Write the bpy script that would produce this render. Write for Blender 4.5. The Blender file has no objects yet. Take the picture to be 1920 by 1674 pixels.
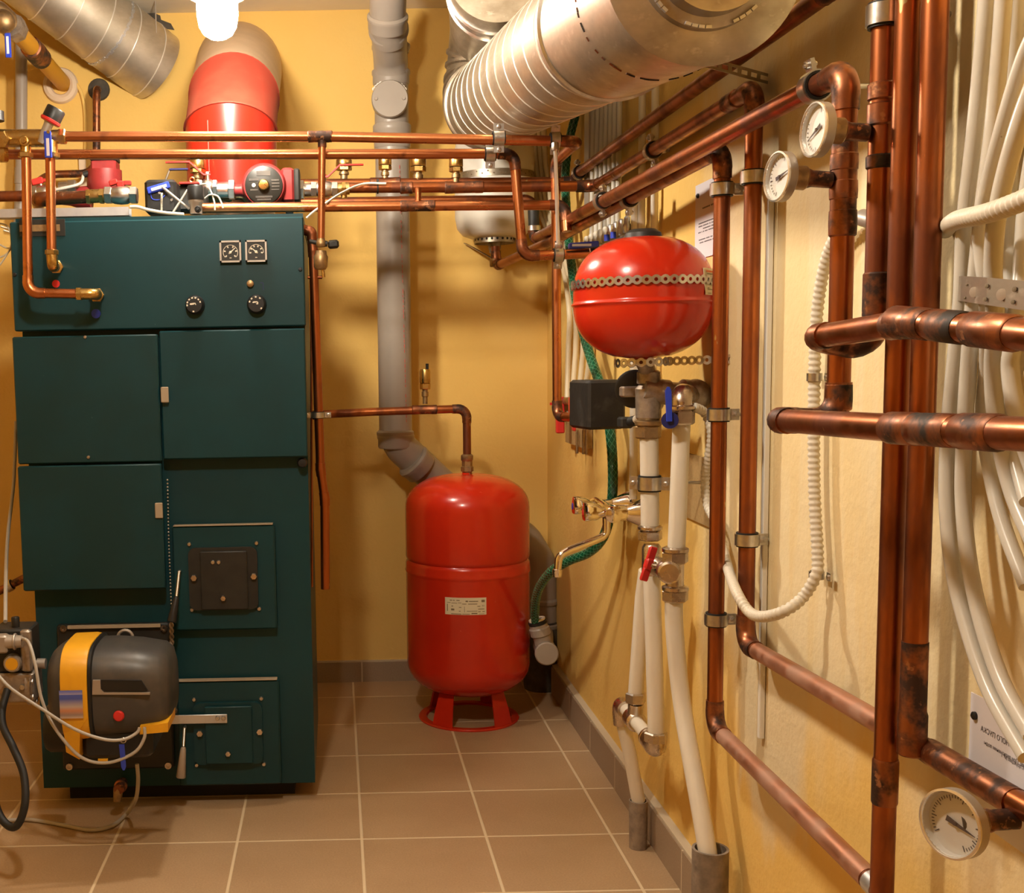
import bpy, math, random
from mathutils import Vector, Matrix
random.seed(7)
PI = math.pi
sc = bpy.context.scene
COL = sc.collection
V = Vector

# ------------------------------------------------------------------ camera
F, PITCH, ROLL, YAW, CX, CY, H = 2189.0, 0.103546, 0.019467, 0.003493, 640.1, 905.5, 1.1459
def _rot():
    B = Matrix(((1, 0, 0), (0, 0, -1), (0, 1, 0)))
    c, s = math.cos(YAW), math.sin(YAW)
    Ry = Matrix(((c, 0, -s), (0, 1, 0), (s, 0, c)))
    c, s = math.cos(PITCH), math.sin(PITCH)
    Rx = Matrix(((1, 0, 0), (0, c, -s), (0, s, c)))
    c, s = math.cos(ROLL), math.sin(ROLL)
    Rz = Matrix(((c, s, 0), (-s, c, 0), (0, 0, 1)))
    return Rz @ Rx @ Ry @ B
RC = _rot()
RCT = RC.transposed()
EYE = V((0, 0, H))
def P(px, py, Y=None, X=None, Z=None):
    """real-world point that the photo shows at (px, py), at a known depth / wall distance / height"""
    d = RCT @ V(((px - CX) / F, (py - CY) / F, 1.0))
    t = Y / d.y if Y is not None else (X / d.x if X is not None else (Z - H) / d.z)
    return EYE + d * t

cam = bpy.data.cameras.new('camera')
co = bpy.data.objects.new('camera', cam)
COL.objects.link(co)
m = Matrix.Identity(4)
for i in range(3):
    m[i][0] = RC[0][i]; m[i][1] = -RC[1][i]; m[i][2] = -RC[2][i]; m[i][3] = EYE[i]
co.matrix_world = m
cam.sensor_width = 36
cam.sensor_fit = 'HORIZONTAL'
cam.lens = F / 1920 * 36
cam.shift_x = (960 - CX) / 1920
cam.shift_y = (CY - 837) / 1920
cam.clip_start = 0.05
sc.camera = co

# ------------------------------------------------------------------ materials
def srgb(r, g, b):
    f = lambda c: ((c / 255 + 0.055) / 1.055) ** 2.4 if c > 10 else c / 255 / 12.92
    return (f(r), f(g), f(b), 1)
def mat(name, c, rough=.5, metal=0, c2=None, sc_=20, lo=.45, hi=.6, stretch=(1, 1, 1), rough2=None, metal2=None,
        c3=None, sc3=60, lo3=.66, hi3=.72, bump=0, bsc=200, coat=0, det=4, spec=.5, emit=None, es=0, trans=0, ior=1.45):
    m = bpy.data.materials.new(name)
    m.use_nodes = True
    nt = m.node_tree
    b = nt.nodes['Principled BSDF']
    N = nt.nodes.new; L = nt.links.new
    b.inputs['Roughness'].default_value = rough
    b.inputs['Metallic'].default_value = metal
    b.inputs['Base Color'].default_value = c
    b.inputs['Coat Weight'].default_value = coat
    b.inputs['Coat Roughness'].default_value = .1
    b.inputs['Specular IOR Level'].default_value = spec
    b.inputs['Transmission Weight'].default_value = trans
    b.inputs['IOR'].default_value = ior
    if emit:
        b.inputs['Emission Color'].default_value = emit
        b.inputs['Emission Strength'].default_value = es
    tc = N('ShaderNodeTexCoord')
    mp = N('ShaderNodeMapping')
    mp.inputs['Scale'].default_value = stretch
    L(tc.outputs['Object'], mp.inputs['Vector'])
    def ramp(scale, lo, hi, detail):
        n = N('ShaderNodeTexNoise'); n.inputs['Scale'].default_value = scale; n.inputs['Detail'].default_value = detail
        n.inputs['Roughness'].default_value = .6
        L(mp.outputs['Vector'], n.inputs['Vector'])
        r = N('ShaderNodeMapRange'); r.inputs[1].default_value = lo; r.inputs[2].default_value = hi
        L(n.outputs['Fac'], r.inputs[0])
        return r.outputs[0]
    if c2:
        f = ramp(sc_, lo, hi, det)
        mx = N('ShaderNodeMix'); mx.data_type = 'RGBA'
        mx.inputs[6].default_value = c; mx.inputs[7].default_value = c2
        L(f, mx.inputs[0])
        out = mx.outputs[2]
        if c3:
            f3 = ramp(sc3, lo3, hi3, 3)
            mx3 = N('ShaderNodeMix'); mx3.data_type = 'RGBA'
            mx3.inputs[7].default_value = c3
            L(out, mx3.inputs[6]); L(f3, mx3.inputs[0])
            out = mx3.outputs[2]
        L(out, b.inputs['Base Color'])
        for a, a2, k in ((rough, rough2, 'Roughness'), (metal, metal2, 'Metallic')):
            if a2 is not None:
                r = N('ShaderNodeMapRange'); r.inputs[3].default_value = a; r.inputs[4].default_value = a2
                L(f, r.inputs[0]); L(r.outputs[0], b.inputs[k])
    if bump:
        n = N('ShaderNodeTexNoise'); n.inputs['Scale'].default_value = bsc; n.inputs['Detail'].default_value = 3
        L(mp.outputs['Vector'], n.inputs['Vector'])
        bm = N('ShaderNodeBump'); bm.inputs['Strength'].default_value = bump; bm.inputs['Distance'].default_value = .004
        L(n.outputs['Fac'], bm.inputs['Height']); L(bm.outputs['Normal'], b.inputs['Normal'])
    return m

CU1 = (.60, .235, .095, 1)
M = {}
M['copper'] = mat('copper', CU1, .27, 1, (.50, .18, .075, 1), 9, .4, .65, rough2=.38, c3=(.22, .09, .05, 1), sc3=16, lo3=.64, hi3=.78)
M['copper_old'] = mat('copper_old', (.42, .138, .048, 1), .30, 1, (.19, .062, .03, 1), 11, .44, .62, stretch=(1, 1, .35), rough2=.45, metal2=.85,
                      c3=(.50, .36, .17, 1), sc3=30, lo3=.72, hi3=.735)
M['copper_dark'] = mat('copper_dark', (.33, .13, .065, 1), .36, 1, (.06, .035, .028, 1), 26, .44, .6, rough2=.55, metal2=.7,
                       c3=(.42, .20, .10, 1), sc3=55, lo3=.62, hi3=.68)
M['copper_burnt'] = mat('copper_burnt', (.32, .12, .055, 1), .36, 1, (.03, .022, .018, 1), 22, .40, .56, rough2=.6, metal2=.35)
M['copper_dull'] = mat('copper_dull', (.50, .24, .15, 1), .42, .85, (.42, .24, .17, 1), 13, .4, .62, rough2=.6, metal2=.4,
                       c3=(.62, .50, .32, 1), sc3=42, lo3=.74, hi3=.75)
M['galv_bright'] = mat('galv_bright', (.66, .61, .52, 1), .44, .85, (.50, .45, .36, 1), 7, .36, .66, rough2=.52, metal2=.85, stretch=(1.6, 1, 2.6))
M['seam'] = mat('seam', (.80, .77, .71, 1), .38, .55)  # pale tone paints in the glint of light along the raised duct seams
M['zinc'] = mat('zinc', (.78, .77, .75, 1), .30, .6)
M['brass'] = mat('brass', (.62, .42, .14, 1), .27, 1, (.45, .30, .12, 1), 40, .4, .7, rough2=.4)
M['brass_old'] = mat('brass_old', (.40, .27, .13, 1), .42, .9, (.24, .17, .10, 1), 45, .4, .65, rough2=.55)
M['steel'] = mat('steel', (.62, .60, .57, 1), .28, 1, (.45, .44, .42, 1), 50, .4, .7, rough2=.42)
M['galv'] = mat('galv', (.54, .49, .40, 1), .36, .95, (.36, .31, .235, 1), 7, .36, .66, rough2=.46, metal2=.95, stretch=(1.6, 1, 2.6), c3=(.62, .57, .48, 1), sc3=24, lo3=.6, hi3=.75)
M['cast'] = mat('cast', (.42, .36, .30, 1), .42, .75, (.27, .22, .18, 1), 40, .4, .65, rough2=.55, bump=.1)
M['nickel'] = mat('nickel', (.66, .58, .50, 1), .24, 1, (.50, .43, .36, 1), 30, .4, .65, rough2=.36)
M['chrome'] = mat('chrome', (.86, .83, .80, 1), .07, 1)
M['alu'] = mat('alu', (.63, .64, .66, 1), .38, .8, (.55, .56, .60, 1), 30, .4, .7)
M['red'] = mat('red', (.56, .024, .006, 1), .24, 0, (.49, .020, .006, 1), 6, .4, .7, coat=.25, c3=(.60, .06, .03, 1), sc3=45, lo3=.72, hi3=.78)
M['red_dust'] = mat('red_dust', (.27, .034, .018, 1), .55, 0, (.26, .055, .03, 1), 9, .45, .7)
M['red_flue'] = mat('red_flue', (.34, .014, .006, 1), .30, 0, (.30, .012, .005, 1), 12, .4, .7)
M['red_plastic'] = mat('red_plastic', (.62, .03, .025, 1), .38)
M['pump_red'] = mat('pump_red', (.27, .024, .024, 1), .42, 0, (.21, .019, .019, 1), 40, .4, .7)
M['green'] = mat('green', (.006, .044, .054, 1), .40, 0, (.006, .037, .044, 1), 4, .4, .65, c3=(.05, .10, .10, 1), sc3=120, lo3=.74, hi3=.80, spec=.35)
M['green_door'] = mat('green_door', (.006, .034, .038, 1), .42, 0, (.006, .041, .050, 1), 5, .4, .65, c3=(.06, .11, .11, 1), sc3=90, lo3=.75, hi3=.80, spec=.35)
M['dust_edge'] = mat('dust_edge', (.38, .30, .21, 1), .8)
M['dark_gap'] = mat('dark_gap', (.006, .006, .006, 1), .7)
M['black'] = mat('black', (.012, .012, .012, 1), .42)
M['black_iron'] = mat('black_iron', (.022, .021, .018, 1), .5, 0, (.014, .014, .013, 1), 30, .4, .7)
M['foam'] = mat('foam', (.016, .015, .014, 1), .5, 0, (.05, .047, .042, 1), 17, .56, .75, bump=.25, bsc=60)
M['rubber'] = mat('rubber', (.010, .010, .010, 1), .6)
M['burner_grey'] = mat('burner_grey', (.055, .050, .046, 1), .40, 0, (.10, .082, .065, 1), 11, .48, .75)
M['burner_yellow'] = mat('burner_yellow', (.78, .38, .014, 1), .42, 0, (.70, .34, .016, 1), 10, .4, .7)
M['yellow_pipe'] = mat('yellow_pipe', (.58, .28, .02, 1), .45)
M['pvc'] = mat('pvc', (.34, .29, .245, 1), .34, 0, (.31, .265, .225, 1), 7, .4, .7)
M['dirty_pvc'] = mat('dirty_pvc', (.27, .215, .17, 1), .7, 0, (.17, .135, .105, 1), 30, .4, .65, bump=.25, bsc=90)
M['white_pipe'] = mat('white_pipe', (.74, .68, .58, 1), .34, 0, (.66, .60, .50, 1), 8, .42, .7, c3=(.30, .25, .18, 1), sc3=48, lo3=.735, hi3=.76, stretch=(1, 1, .5))
M['white_paint'] = mat('white_paint', (.78, .74, .66, 1), .30, 0, (.74, .69, .60, 1), 6, .4, .7)
M['pex'] = mat('pex', (.60, .57, .51, 1), .26, 0, (.54, .50, .43, 1), 10, .42, .7, c3=(.34, .28, .20, 1), sc3=55, lo3=.735, hi3=.76, stretch=(1, 1, .5))
M['pex_cream'] = mat('pex_cream', (.72, .61, .42, 1), .36)
M['conduit'] = mat('conduit', (.66, .60, .50, 1), .45)
M['hose_green'] = mat('hose_green', (.006, .085, .040, 1), .25, coat=.3)
M['hose_thread'] = mat('hose_thread', (.08, .34, .20, 1), .4)
M['cable_grey'] = mat('cable_grey', (.42, .38, .33, 1), .45)
M['cable_white'] = mat('cable_white', (.72, .66, .54, 1), .45)
M['blue'] = mat('blue', (.025, .055, .50, 1), .36)
M['blue_dark'] = mat('blue_dark', (.012, .016, .11, 1), .36)
M['paper'] = mat('paper', (.72, .68, .72, 1), .75)
M['paper_label'] = mat('paper_label', (.70, .62, .44, 1), .6)
M['ink'] = mat('ink', (.05, .04, .05, 1), .7)
M['print'] = mat('print', (.20, .15, .09, 1), .7)
M['print_orange'] = mat('print_orange', (.62, .17, .05, 1), .7)
M['print_white'] = mat('print_white', (.80, .74, .62, 1), .6)
M['dial'] = mat('dial', (.70, .68, .64, 1), .5)
M['dial_black'] = mat('dial_black', (.02, .019, .016, 1), .4)
def pane():
    m = bpy.data.materials.new('glass'); m.use_nodes = True; nt = m.node_tree; N = nt.nodes.new
    nt.nodes.remove(nt.nodes['Principled BSDF']); out = nt.nodes['Material Output']
    t, g, f, x = N('ShaderNodeBsdfTransparent'), N('ShaderNodeBsdfGlossy'), N('ShaderNodeValue'), N('ShaderNodeMixShader')
    f.outputs[0].default_value = .07
    g.inputs['Roughness'].default_value = .03
    nt.links.new(f.outputs[0], x.inputs[0]); nt.links.new(t.outputs[0], x.inputs[1]); nt.links.new(g.outputs[0], x.inputs[2]); nt.links.new(x.outputs[0], out.inputs[0])
    return m
M['glass'] = pane()
M['case'] = mat('case', (.42, .37, .32, 1), .42, .55)
M['case_rim'] = mat('case_rim', (.80, .76, .70, 1), .25, .8)
M['wool'] = mat('wool', (.42, .34, .18, 1), .9, 0, (.20, .15, .07, 1), 30, .4, .6, bump=.8, bsc=80)
M['plaster'] = mat('plaster', (.74, .58, .42, 1), .75, 0, (.68, .53, .38, 1), 12, .4, .7)
M['cement'] = mat('cement', (.30, .23, .17, 1), .85, 0, (.17, .13, .10, 1), 40, .4, .7, bump=.4, bsc=70)
M['sewer_black'] = mat('sewer_black', (.05, .040, .03, 1), .75, 0, (.09, .075, .055, 1), 25, .4, .7)
M['wood_tan'] = mat('wood_tan', (.42, .27, .11, 1), .8, 0, (.36, .23, .09, 1), 120, .4, .6)
M['tape'] = mat('tape', (.07, .055, .042, 1), .48, 0, (.15, .10, .06, 1), 40, .45, .7)

def blue_sticker():
    m = bpy.data.materials.new('sunset_sticker'); m.use_nodes = True
    nt = m.node_tree; b = nt.nodes['Principled BSDF']
    tc = nt.nodes.new('ShaderNodeTexCoord'); s = nt.nodes.new('ShaderNodeSeparateXYZ'); r = nt.nodes.new('ShaderNodeValToRGB')
    nt.links.new(tc.outputs['Generated'], s.inputs[0]); nt.links.new(s.outputs[2], r.inputs[0]); nt.links.new(r.outputs[0], b.inputs['Base Color'])
    e = r.color_ramp.elements
    e[0].position = 0; e[0].color = (.55, .40, .30, 1)
    e[1].position = 1; e[1].color = (.10, .14, .50, 1)
    for p, c in ((.12, (.28, .20, .18, 1)), (.28, (.55, .22, .10, 1)), (.42, (.46, .36, .32, 1)), (.7, (.06, .09, .36, 1)), (.84, (.07, .10, .42, 1)), (.86, (.35, .33, .5, 1)), (.93, (.2, .2, .5, 1))):
        x = e.new(p); x.color = c
    b.inputs['Roughness'].default_value = .5
    return m
M['sticker'] = blue_sticker()

def wall_mat(name, patch):
    m = bpy.data.materials.new(name); m.use_nodes = True
    nt = m.node_tree; N = nt.nodes.new; L = nt.links.new
    b = nt.nodes['Principled BSDF']
    b.inputs['Roughness'].default_value = .72
    b.inputs['Specular IOR Level'].default_value = .25
    tc = N('ShaderNodeTexCoord')
    def noise(scale, st, det=4):
        mp = N('ShaderNodeMapping'); mp.inputs['Scale'].default_value = st
        L(tc.outputs['Object'], mp.inputs['Vector'])
        n = N('ShaderNodeTexNoise'); n.inputs['Scale'].default_value = scale; n.inputs['Detail'].default_value = det
        L(mp.outputs['Vector'], n.inputs['Vector']); return n.outputs['Fac']
    def rng(x, a, b_, c=0, d=1):
        r = N('ShaderNodeMapRange'); r.interpolation_type = 'SMOOTHSTEP'
        for i, v in enumerate((a, b_, c, d)): r.inputs[i + 1].default_value = v
        L(x, r.inputs[0]); return r.outputs[0]
    def mix(f, a, b_):
        x = N('ShaderNodeMix'); x.data_type = 'RGBA'
        for k, v in ((6, a), (7, b_)):
            if isinstance(v, tuple): x.inputs[k].default_value = v
            else: L(v, x.inputs[k])
        L(f, x.inputs[0]); return x.outputs[2]
    def mul(*xs):
        o = xs[0]
        for x in xs[1:]:
            q = N('ShaderNodeMath'); q.operation = 'MULTIPLY'; L(o, q.inputs[0])
            L(x, q.inputs[1]); o = q.outputs[0]
        return o
    YEL = (.80, .52, .145, 1)
    c = mix(rng(noise(2.3, (1, 1, 1)), .38, .68), YEL, (.81, .545, .17, 1))
    if patch:
        s = N('ShaderNodeSeparateXYZ'); L(tc.outputs['Object'], s.inputs[0])
        y, z = s.outputs[1], s.outputs[2]
        wob = noise(3.2, (1, 1.6, .45), 3)
        def add(a, k):
            q = N('ShaderNodeMath'); q.operation = 'MULTIPLY_ADD'; q.inputs[1].default_value = k
            L(wob, q.inputs[0]); L(a, q.inputs[2]); return q.outputs[0]
        yw, zw = add(y, .35), add(z, .5)
        f = mul(rng(yw, 1.30, 1.42), rng(yw, 2.62, 2.45), rng(zw, .62, .86), rng(zw, 2.1, 1.85))
        c = mix(f, c, mix(rng(noise(5, (1, 3, .35)), .42, .56), (.79, .625, .345, 1), (.80, .665, .42, 1)))
        # low brushed patch
        f2 = mul(rng(yw, 1.95, 2.02), rng(yw, 2.32, 2.25), rng(zw, .52, .60), rng(zw, .92, .80))
        c = mix(f2, c, (.74, .60, .37, 1))
    L(c, b.inputs['Base Color'])
    n1 = noise(14, (1, 1, 1), 6); n2 = noise(90, (1, 1, 1), 3)
    a = N('ShaderNodeMath'); a.operation = 'MULTIPLY_ADD'; a.inputs[1].default_value = .3
    L(n2, a.inputs[0]); L(n1, a.inputs[2])
    bp = N('ShaderNodeBump'); bp.inputs['Strength'].default_value = .32; bp.inputs['Distance'].default_value = .012
    L(a.outputs[0], bp.inputs['Height']); L(bp.outputs['Normal'], b.inputs['Normal'])
    return m
def tile_mat(name, size, ox, oy, axes, cols, grout, gw, rough=.42):
    """square tiles with pale joints; axes: which object axes run across the tile"""
    m = bpy.data.materials.new(name); m.use_nodes = True
    nt = m.node_tree; N = nt.nodes.new; L = nt.links.new
    b = nt.nodes['Principled BSDF']; b.inputs['Specular IOR Level'].default_value = .4
    tc = N('ShaderNodeTexCoord'); s = N('ShaderNodeSeparateXYZ'); L(tc.outputs['Object'], s.inputs[0])
    cell, edge = [], []
    for ax, o in zip(axes, (ox, oy)):
        q = N('ShaderNodeMath'); q.operation = 'SUBTRACT'; q.inputs[1].default_value = o; L(s.outputs[ax], q.inputs[0])
        d = N('ShaderNodeMath'); d.operation = 'DIVIDE'; d.inputs[1].default_value = size; L(q.outputs[0], d.inputs[0])
        fl = N('ShaderNodeMath'); fl.operation = 'FLOOR'; L(d.outputs[0], fl.inputs[0]); cell.append(fl.outputs[0])
        fr = N('ShaderNodeMath'); fr.operation = 'FRACT'; L(d.outputs[0], fr.inputs[0])
        h = N('ShaderNodeMath'); h.operation = 'SUBTRACT'; h.inputs[1].default_value = .5; L(fr.outputs[0], h.inputs[0])
        a = N('ShaderNodeMath'); a.operation = 'ABSOLUTE'; L(h.outputs[0], a.inputs[0]); edge.append(a.outputs[0])
    if len(edge) == 2:
        mxx = N('ShaderNodeMath'); mxx.operation = 'MAXIMUM'; L(edge[0], mxx.inputs[0]); L(edge[1], mxx.inputs[1]); e = mxx.outputs[0]
    else:
        e = edge[0]
    g = N('ShaderNodeMapRange'); g.inputs[1].default_value = .5 - gw / size; g.inputs[2].default_value = .5 - gw / size * .55
    L(e, g.inputs[0])
    cv = N('ShaderNodeCombineXYZ')
    for i, c in enumerate(cell): L(c, cv.inputs[i])
    wn = N('ShaderNodeTexWhiteNoise'); L(cv.outputs[0], wn.inputs['Vector'])
    nz = N('ShaderNodeTexNoise'); nz.inputs['Scale'].default_value = 5; nz.inputs['Detail'].default_value = 8; nz.inputs['Roughness'].default_value = .7
    L(tc.outputs['Object'], nz.inputs['Vector'])
    ad = N('ShaderNodeMath'); ad.operation = 'MULTIPLY_ADD'; ad.inputs[1].default_value = .35; L(wn.outputs['Value'], ad.inputs[0]); L(nz.outputs['Fac'], ad.inputs[2])
    mr = N('ShaderNodeMapRange'); mr.inputs[1].default_value = .4; mr.inputs[2].default_value = .95; L(ad.outputs[0], mr.inputs[0])
    m1 = N('ShaderNodeMix'); m1.data_type = 'RGBA'; m1.inputs[6].default_value = cols[0]; m1.inputs[7].default_value = cols[1]; L(mr.outputs[0], m1.inputs[0])
    sp = N('ShaderNodeTexNoise'); sp.inputs['Scale'].default_value = 240; L(tc.outputs['Object'], sp.inputs['Vector'])
    sr = N('ShaderNodeMapRange'); sr.inputs[1].default_value = .3; sr.inputs[2].default_value = .75; sr.inputs[3].default_value = .9; sr.inputs[4].default_value = 1.1
    L(sp.outputs['Fac'], sr.inputs[0])
    hs = N('ShaderNodeMix'); hs.data_type = 'RGBA'; hs.blend_type = 'MULTIPLY'; hs.inputs[0].default_value = 1
    L(m1.outputs[2], hs.inputs[6]); L(sr.outputs[0], hs.inputs[7])
    m2 = N('ShaderNodeMix'); m2.data_type = 'RGBA'; m2.inputs[7].default_value = grout; L(hs.outputs[2], m2.inputs[6]); L(g.outputs[0], m2.inputs[0])
    L(m2.outputs[2], b.inputs['Base Color'])
    rr = N('ShaderNodeMapRange'); rr.inputs[3].default_value = rough; rr.inputs[4].default_value = .85; L(g.outputs[0], rr.inputs[0]); L(rr.outputs[0], b.inputs['Roughness'])
    inv = N('ShaderNodeMath'); inv.operation = 'SUBTRACT'; inv.inputs[0].default_value = 1; L(g.outputs[0], inv.inputs[1])
    bp = N('ShaderNodeBump'); bp.inputs['Strength'].default_value = .4; bp.inputs['Distance'].default_value = .003; L(inv.outputs[0], bp.inputs['Height']); L(bp.outputs['Normal'], b.inputs['Normal'])
    return m
M['wall_yellow'] = wall_mat('yellow_plaster', False)
M['wall_patched'] = wall_mat('yellow_plaster_patched', True)
M['floor'] = tile_mat('floor_tiles', .30, .0418, 2.7115, (0, 1), ((.40, .262, .145, 1), (.46, .31, .18, 1)), (.66, .52, .34, 1), .0045)
M['base_back'] = tile_mat('skirting_tiles_back', .30, .075, 0, (0,), ((.30, .215, .145, 1), (.34, .25, .17, 1)), (.58, .48, .34, 1), .0035, .5)
M['base_right'] = tile_mat('skirting_tiles_right', .30, 0, 2.65, (1,), ((.30, .215, .145, 1), (.34, .25, .17, 1)), (.58, .48, .34, 1), .0035, .5)
M['base_right'].node_tree.nodes  # joints run along the wall
M['ceiling'] = mat('ceiling_plaster', (.82, .73, .58, 1), .85, 0, (.76, .67, .53, 1), 4, .4, .7, bump=.3, bsc=25)
M['grout_top'] = mat('grout_top', (.55, .46, .33, 1), .9)

# ------------------------------------------------------------------ mesh builder
def frame(d, up=None):
    d = V(d).normalized()
    u = V(up) if up is not None else (V((0, 0, 1)) if abs(d.z) < .9 else V((0, 1, 0)))
    a = u.cross(d)
    if a.length < 1e-6: a = V((1, 0, 0)).cross(d)
    a.normalize()
    return a, d.cross(a), d          # x, y, z axes
def fillet(pts, fil, k=7):
    """polyline with rounded corners; also the list of (corner path) for elbows"""
    pts = [V(p) for p in pts]
    out, bends = [pts[0]], []
    for i in range(1, len(pts) - 1):
        p, a, b = pts[i], pts[i - 1], pts[i + 1]
        d1 = (p - a); d2 = (b - p); l1, l2 = d1.length, d2.length; d1 = d1 / l1; d2 = d2 / l2
        th = math.acos(max(-1, min(1, d1.dot(d2))))
        if th < .04: out.append(p); continue
        t = min(fil * math.tan(th / 2), .48 * l1, .48 * l2)
        R = t / math.tan(th / 2)
        nrm = (d2 - d1 * d2.dot(d1)).normalized()
        c = p - d1 * t + nrm * R
        arc = [c - nrm * R * math.cos(th * j / k) + d1 * R * math.sin(th * j / k) for j in range(k + 1)]
        out += arc; bends.append((arc, d1, d2))
    out.append(pts[-1])
    return out, bends
def smooth(pts, k=8, closed=False):
    pts = [V(p) for p in pts]; n = len(pts); out = []
    rg = range(n) if closed else range(n - 1)
    for i in rg:
        p1, p2 = pts[i], pts[(i + 1) % n]
        p0 = pts[i - 1] if (i > 0 or closed) else p1 + (p1 - p2)
        p3 = pts[(i + 2) % n] if (i + 2 < n or closed) else p2 + (p2 - p1)
        for j in range(k):
            t = j / k
            out.append(.5 * ((2 * p1) + (p2 - p0) * t + (2 * p0 - 5 * p1 + 4 * p2 - p3) * t * t + (3 * p1 - p0 - 3 * p2 + p3) * t ** 3))
    if not closed: out.append(pts[-1])
    return out
def resample(pts, step):
    out = [pts[0].copy()]; acc = 0
    for a, b in zip(pts, pts[1:]):
        d = (b - a).length
        if d < 1e-9: continue
        t = step - acc
        while t <= d:
            out.append(a + (b - a) * (t / d)); t += step
        acc = (acc + d) % step
    return out
class MB:
    def __init__(s): s.v = []; s.f = []
    def add(s, vs, fs):
        b = len(s.v); s.v += [V(x) for x in vs]; s.f += [tuple(b + i for i in f) for f in fs]; return s
    def rings(s, rs, cap0=True, cap1=True, closed=False):
        n = len(rs[0]); b = len(s.v)
        for r in rs: s.v += r
        m = len(rs)
        for i in range(m if closed else m - 1):
            for j in range(n):
                k = (j + 1) % n; i2 = (i + 1) % m
                s.f.append((b + i * n + j, b + i * n + k, b + i2 * n + k, b + i2 * n + j))
        if not closed:
            if cap0: s.f.append(tuple(b + j for j in reversed(range(n))))
            if cap1: s.f.append(tuple(b + (m - 1) * n + j for j in range(n)))
        return s
    def tube(s, pts, r, n=14, cap=True, closed=False):
        pts = [V(p) for p in pts]; m = len(pts)
        ts = []
        for i in range(m):
            a = pts[i - 1] if (i > 0 or closed) else pts[i]
            b = pts[(i + 1) % m] if (i < m - 1 or closed) else pts[i]
            ts.append((b - a).normalized())
        x, y, _ = frame(ts[0]); rs = []
        for i in range(m):
            if i:
                x = x - ts[i] * x.dot(ts[i]); x.normalize(); y = ts[i].cross(x)
            rr = r[i] if isinstance(r, (list, tuple)) else r
            rs.append([pts[i] + (x * math.cos(2 * PI * j / n) + y * math.sin(2 * PI * j / n)) * rr for j in range(n)])
        return s.rings(rs, cap, cap, closed)
    def cyl(s, a, b, r, r2=None, n=20, cap=True, rot=0):
        a, b = V(a), V(b); x, y, _ = frame(b - a); r2 = r if r2 is None else r2
        f = lambda c, q: [c + (x * math.cos(2 * PI * j / n + rot) + y * math.sin(2 * PI * j / n + rot)) * q for j in range(n)]
        return s.rings([f(a, r), f(b, r2)], cap, cap)
    def lathe(s, prof, o, d, n=28, cap=True, closed=False):
        """prof: (radius, height along d)"""
        x, y, z = frame(d); o = V(o)
        rs = [[o + z * h + (x * math.cos(2 * PI * j / n) + y * math.sin(2 * PI * j / n)) * max(r, 1e-5) for j in range(n)] for r, h in prof]
        return s.rings(rs, cap, cap, closed)
    def box(s, c, h, R=None, bev=0):
        """c centre, h half sizes, R 3 axes; bev cuts the edges"""
        c = V(c); ax = R or (V((1, 0, 0)), V((0, 1, 0)), V((0, 0, 1)))
        if bev <= 0:
            vs = [c + ax[0] * h[0] * i + ax[1] * h[1] * j + ax[2] * h[2] * k for i in (-1, 1) for j in (-1, 1) for k in (-1, 1)]
            return s.add(vs, [(0, 1, 3, 2), (4, 6, 7, 5), (0, 4, 5, 1), (2, 3, 7, 6), (0, 2, 6, 4), (1, 5, 7, 3)])
        b = min(bev, .49 * min(h))
        def ring(z, e):
            a, bb = h[0] - e, h[1] - e
            q = [(-a + b, -bb), (a - b, -bb), (a, -bb + b), (a, bb - b), (a - b, bb), (-a + b, bb), (-a, bb - b), (-a, -bb + b)]
            return [c + ax[0] * u + ax[1] * w + ax[2] * z for u, w in q]
        return s.rings([ring(-h[2], b * .9), ring(-h[2] + b, 0), ring(h[2] - b, 0), ring(h[2], b * .9)])
    def prism(s, outline, o, x, y, depth):
        """2-D outline in axes x,y at o, thickness along x cross y"""
        o, x, y = V(o), V(x), V(y); z = x.cross(y)
        a = [o + x * u + y * w for u, w in outline]
        return s.rings([a, [p + z * depth for p in a]])
    def torus(s, c, d, R, r, n=32, k=10):
        x, y, z = frame(d); c = V(c)
        return s.tube([c + (x * math.cos(2 * PI * j / n) + y * math.sin(2 * PI * j / n)) * R for j in range(n)], r, k, closed=True)
    def sphere(s, c, r, n=14, sq=(1, 1, 1)):
        c = V(c); rs = []
        for i in range(1, n // 2 + 2):
            a = PI * (i - .5) / (n // 2 + 1)
            rs.append([c + V((math.sin(a) * math.cos(2 * PI * j / n) * r * sq[0], math.sin(a) * math.sin(2 * PI * j / n) * r * sq[1], -math.cos(a) * r * sq[2])) for j in range(n)])
        return s.rings(rs)
    def washer(s, c, d, ro, ri, t, n=20):
        return s.lathe([(ri, -t / 2), (ro, -t / 2), (ro, t / 2), (ri, t / 2)], c, d, n, closed=True)
    def mesh(s, name, mt, org=V((0, 0, 0)), ang=38):
        me = bpy.data.meshes.new(name)
        me.from_pydata([tuple(p - org) for p in s.v], [], s.f)
        me.materials.append(mt)
        import bmesh
        bm = bmesh.new(); bm.from_mesh(me); bmesh.ops.recalc_face_normals(bm, faces=bm.faces); bm.to_mesh(me); bm.free()
        me.shade_smooth()
        me.set_sharp_from_angle(angle=math.radians(ang))
        return me
ORG = {}
def T(name, label, cat, loc, group=None):
    o = bpy.data.objects.new(name, None); COL.objects.link(o)
    o.location = V(loc); o.empty_display_size = .05; o['label'] = label; o['category'] = cat
    if group: o['group'] = group
    ORG[o] = V(loc)
    return o
def part(mb, name, mt, parent, label=None, ang=38):
    mt = M[mt] if isinstance(mt, str) else mt
    o = bpy.data.objects.new(name, mb.mesh(name, mt, ORG[parent], ang)); COL.objects.link(o)
    o.parent = parent; ORG[o] = ORG[parent]
    if label: o['label'] = label
    return o
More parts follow.
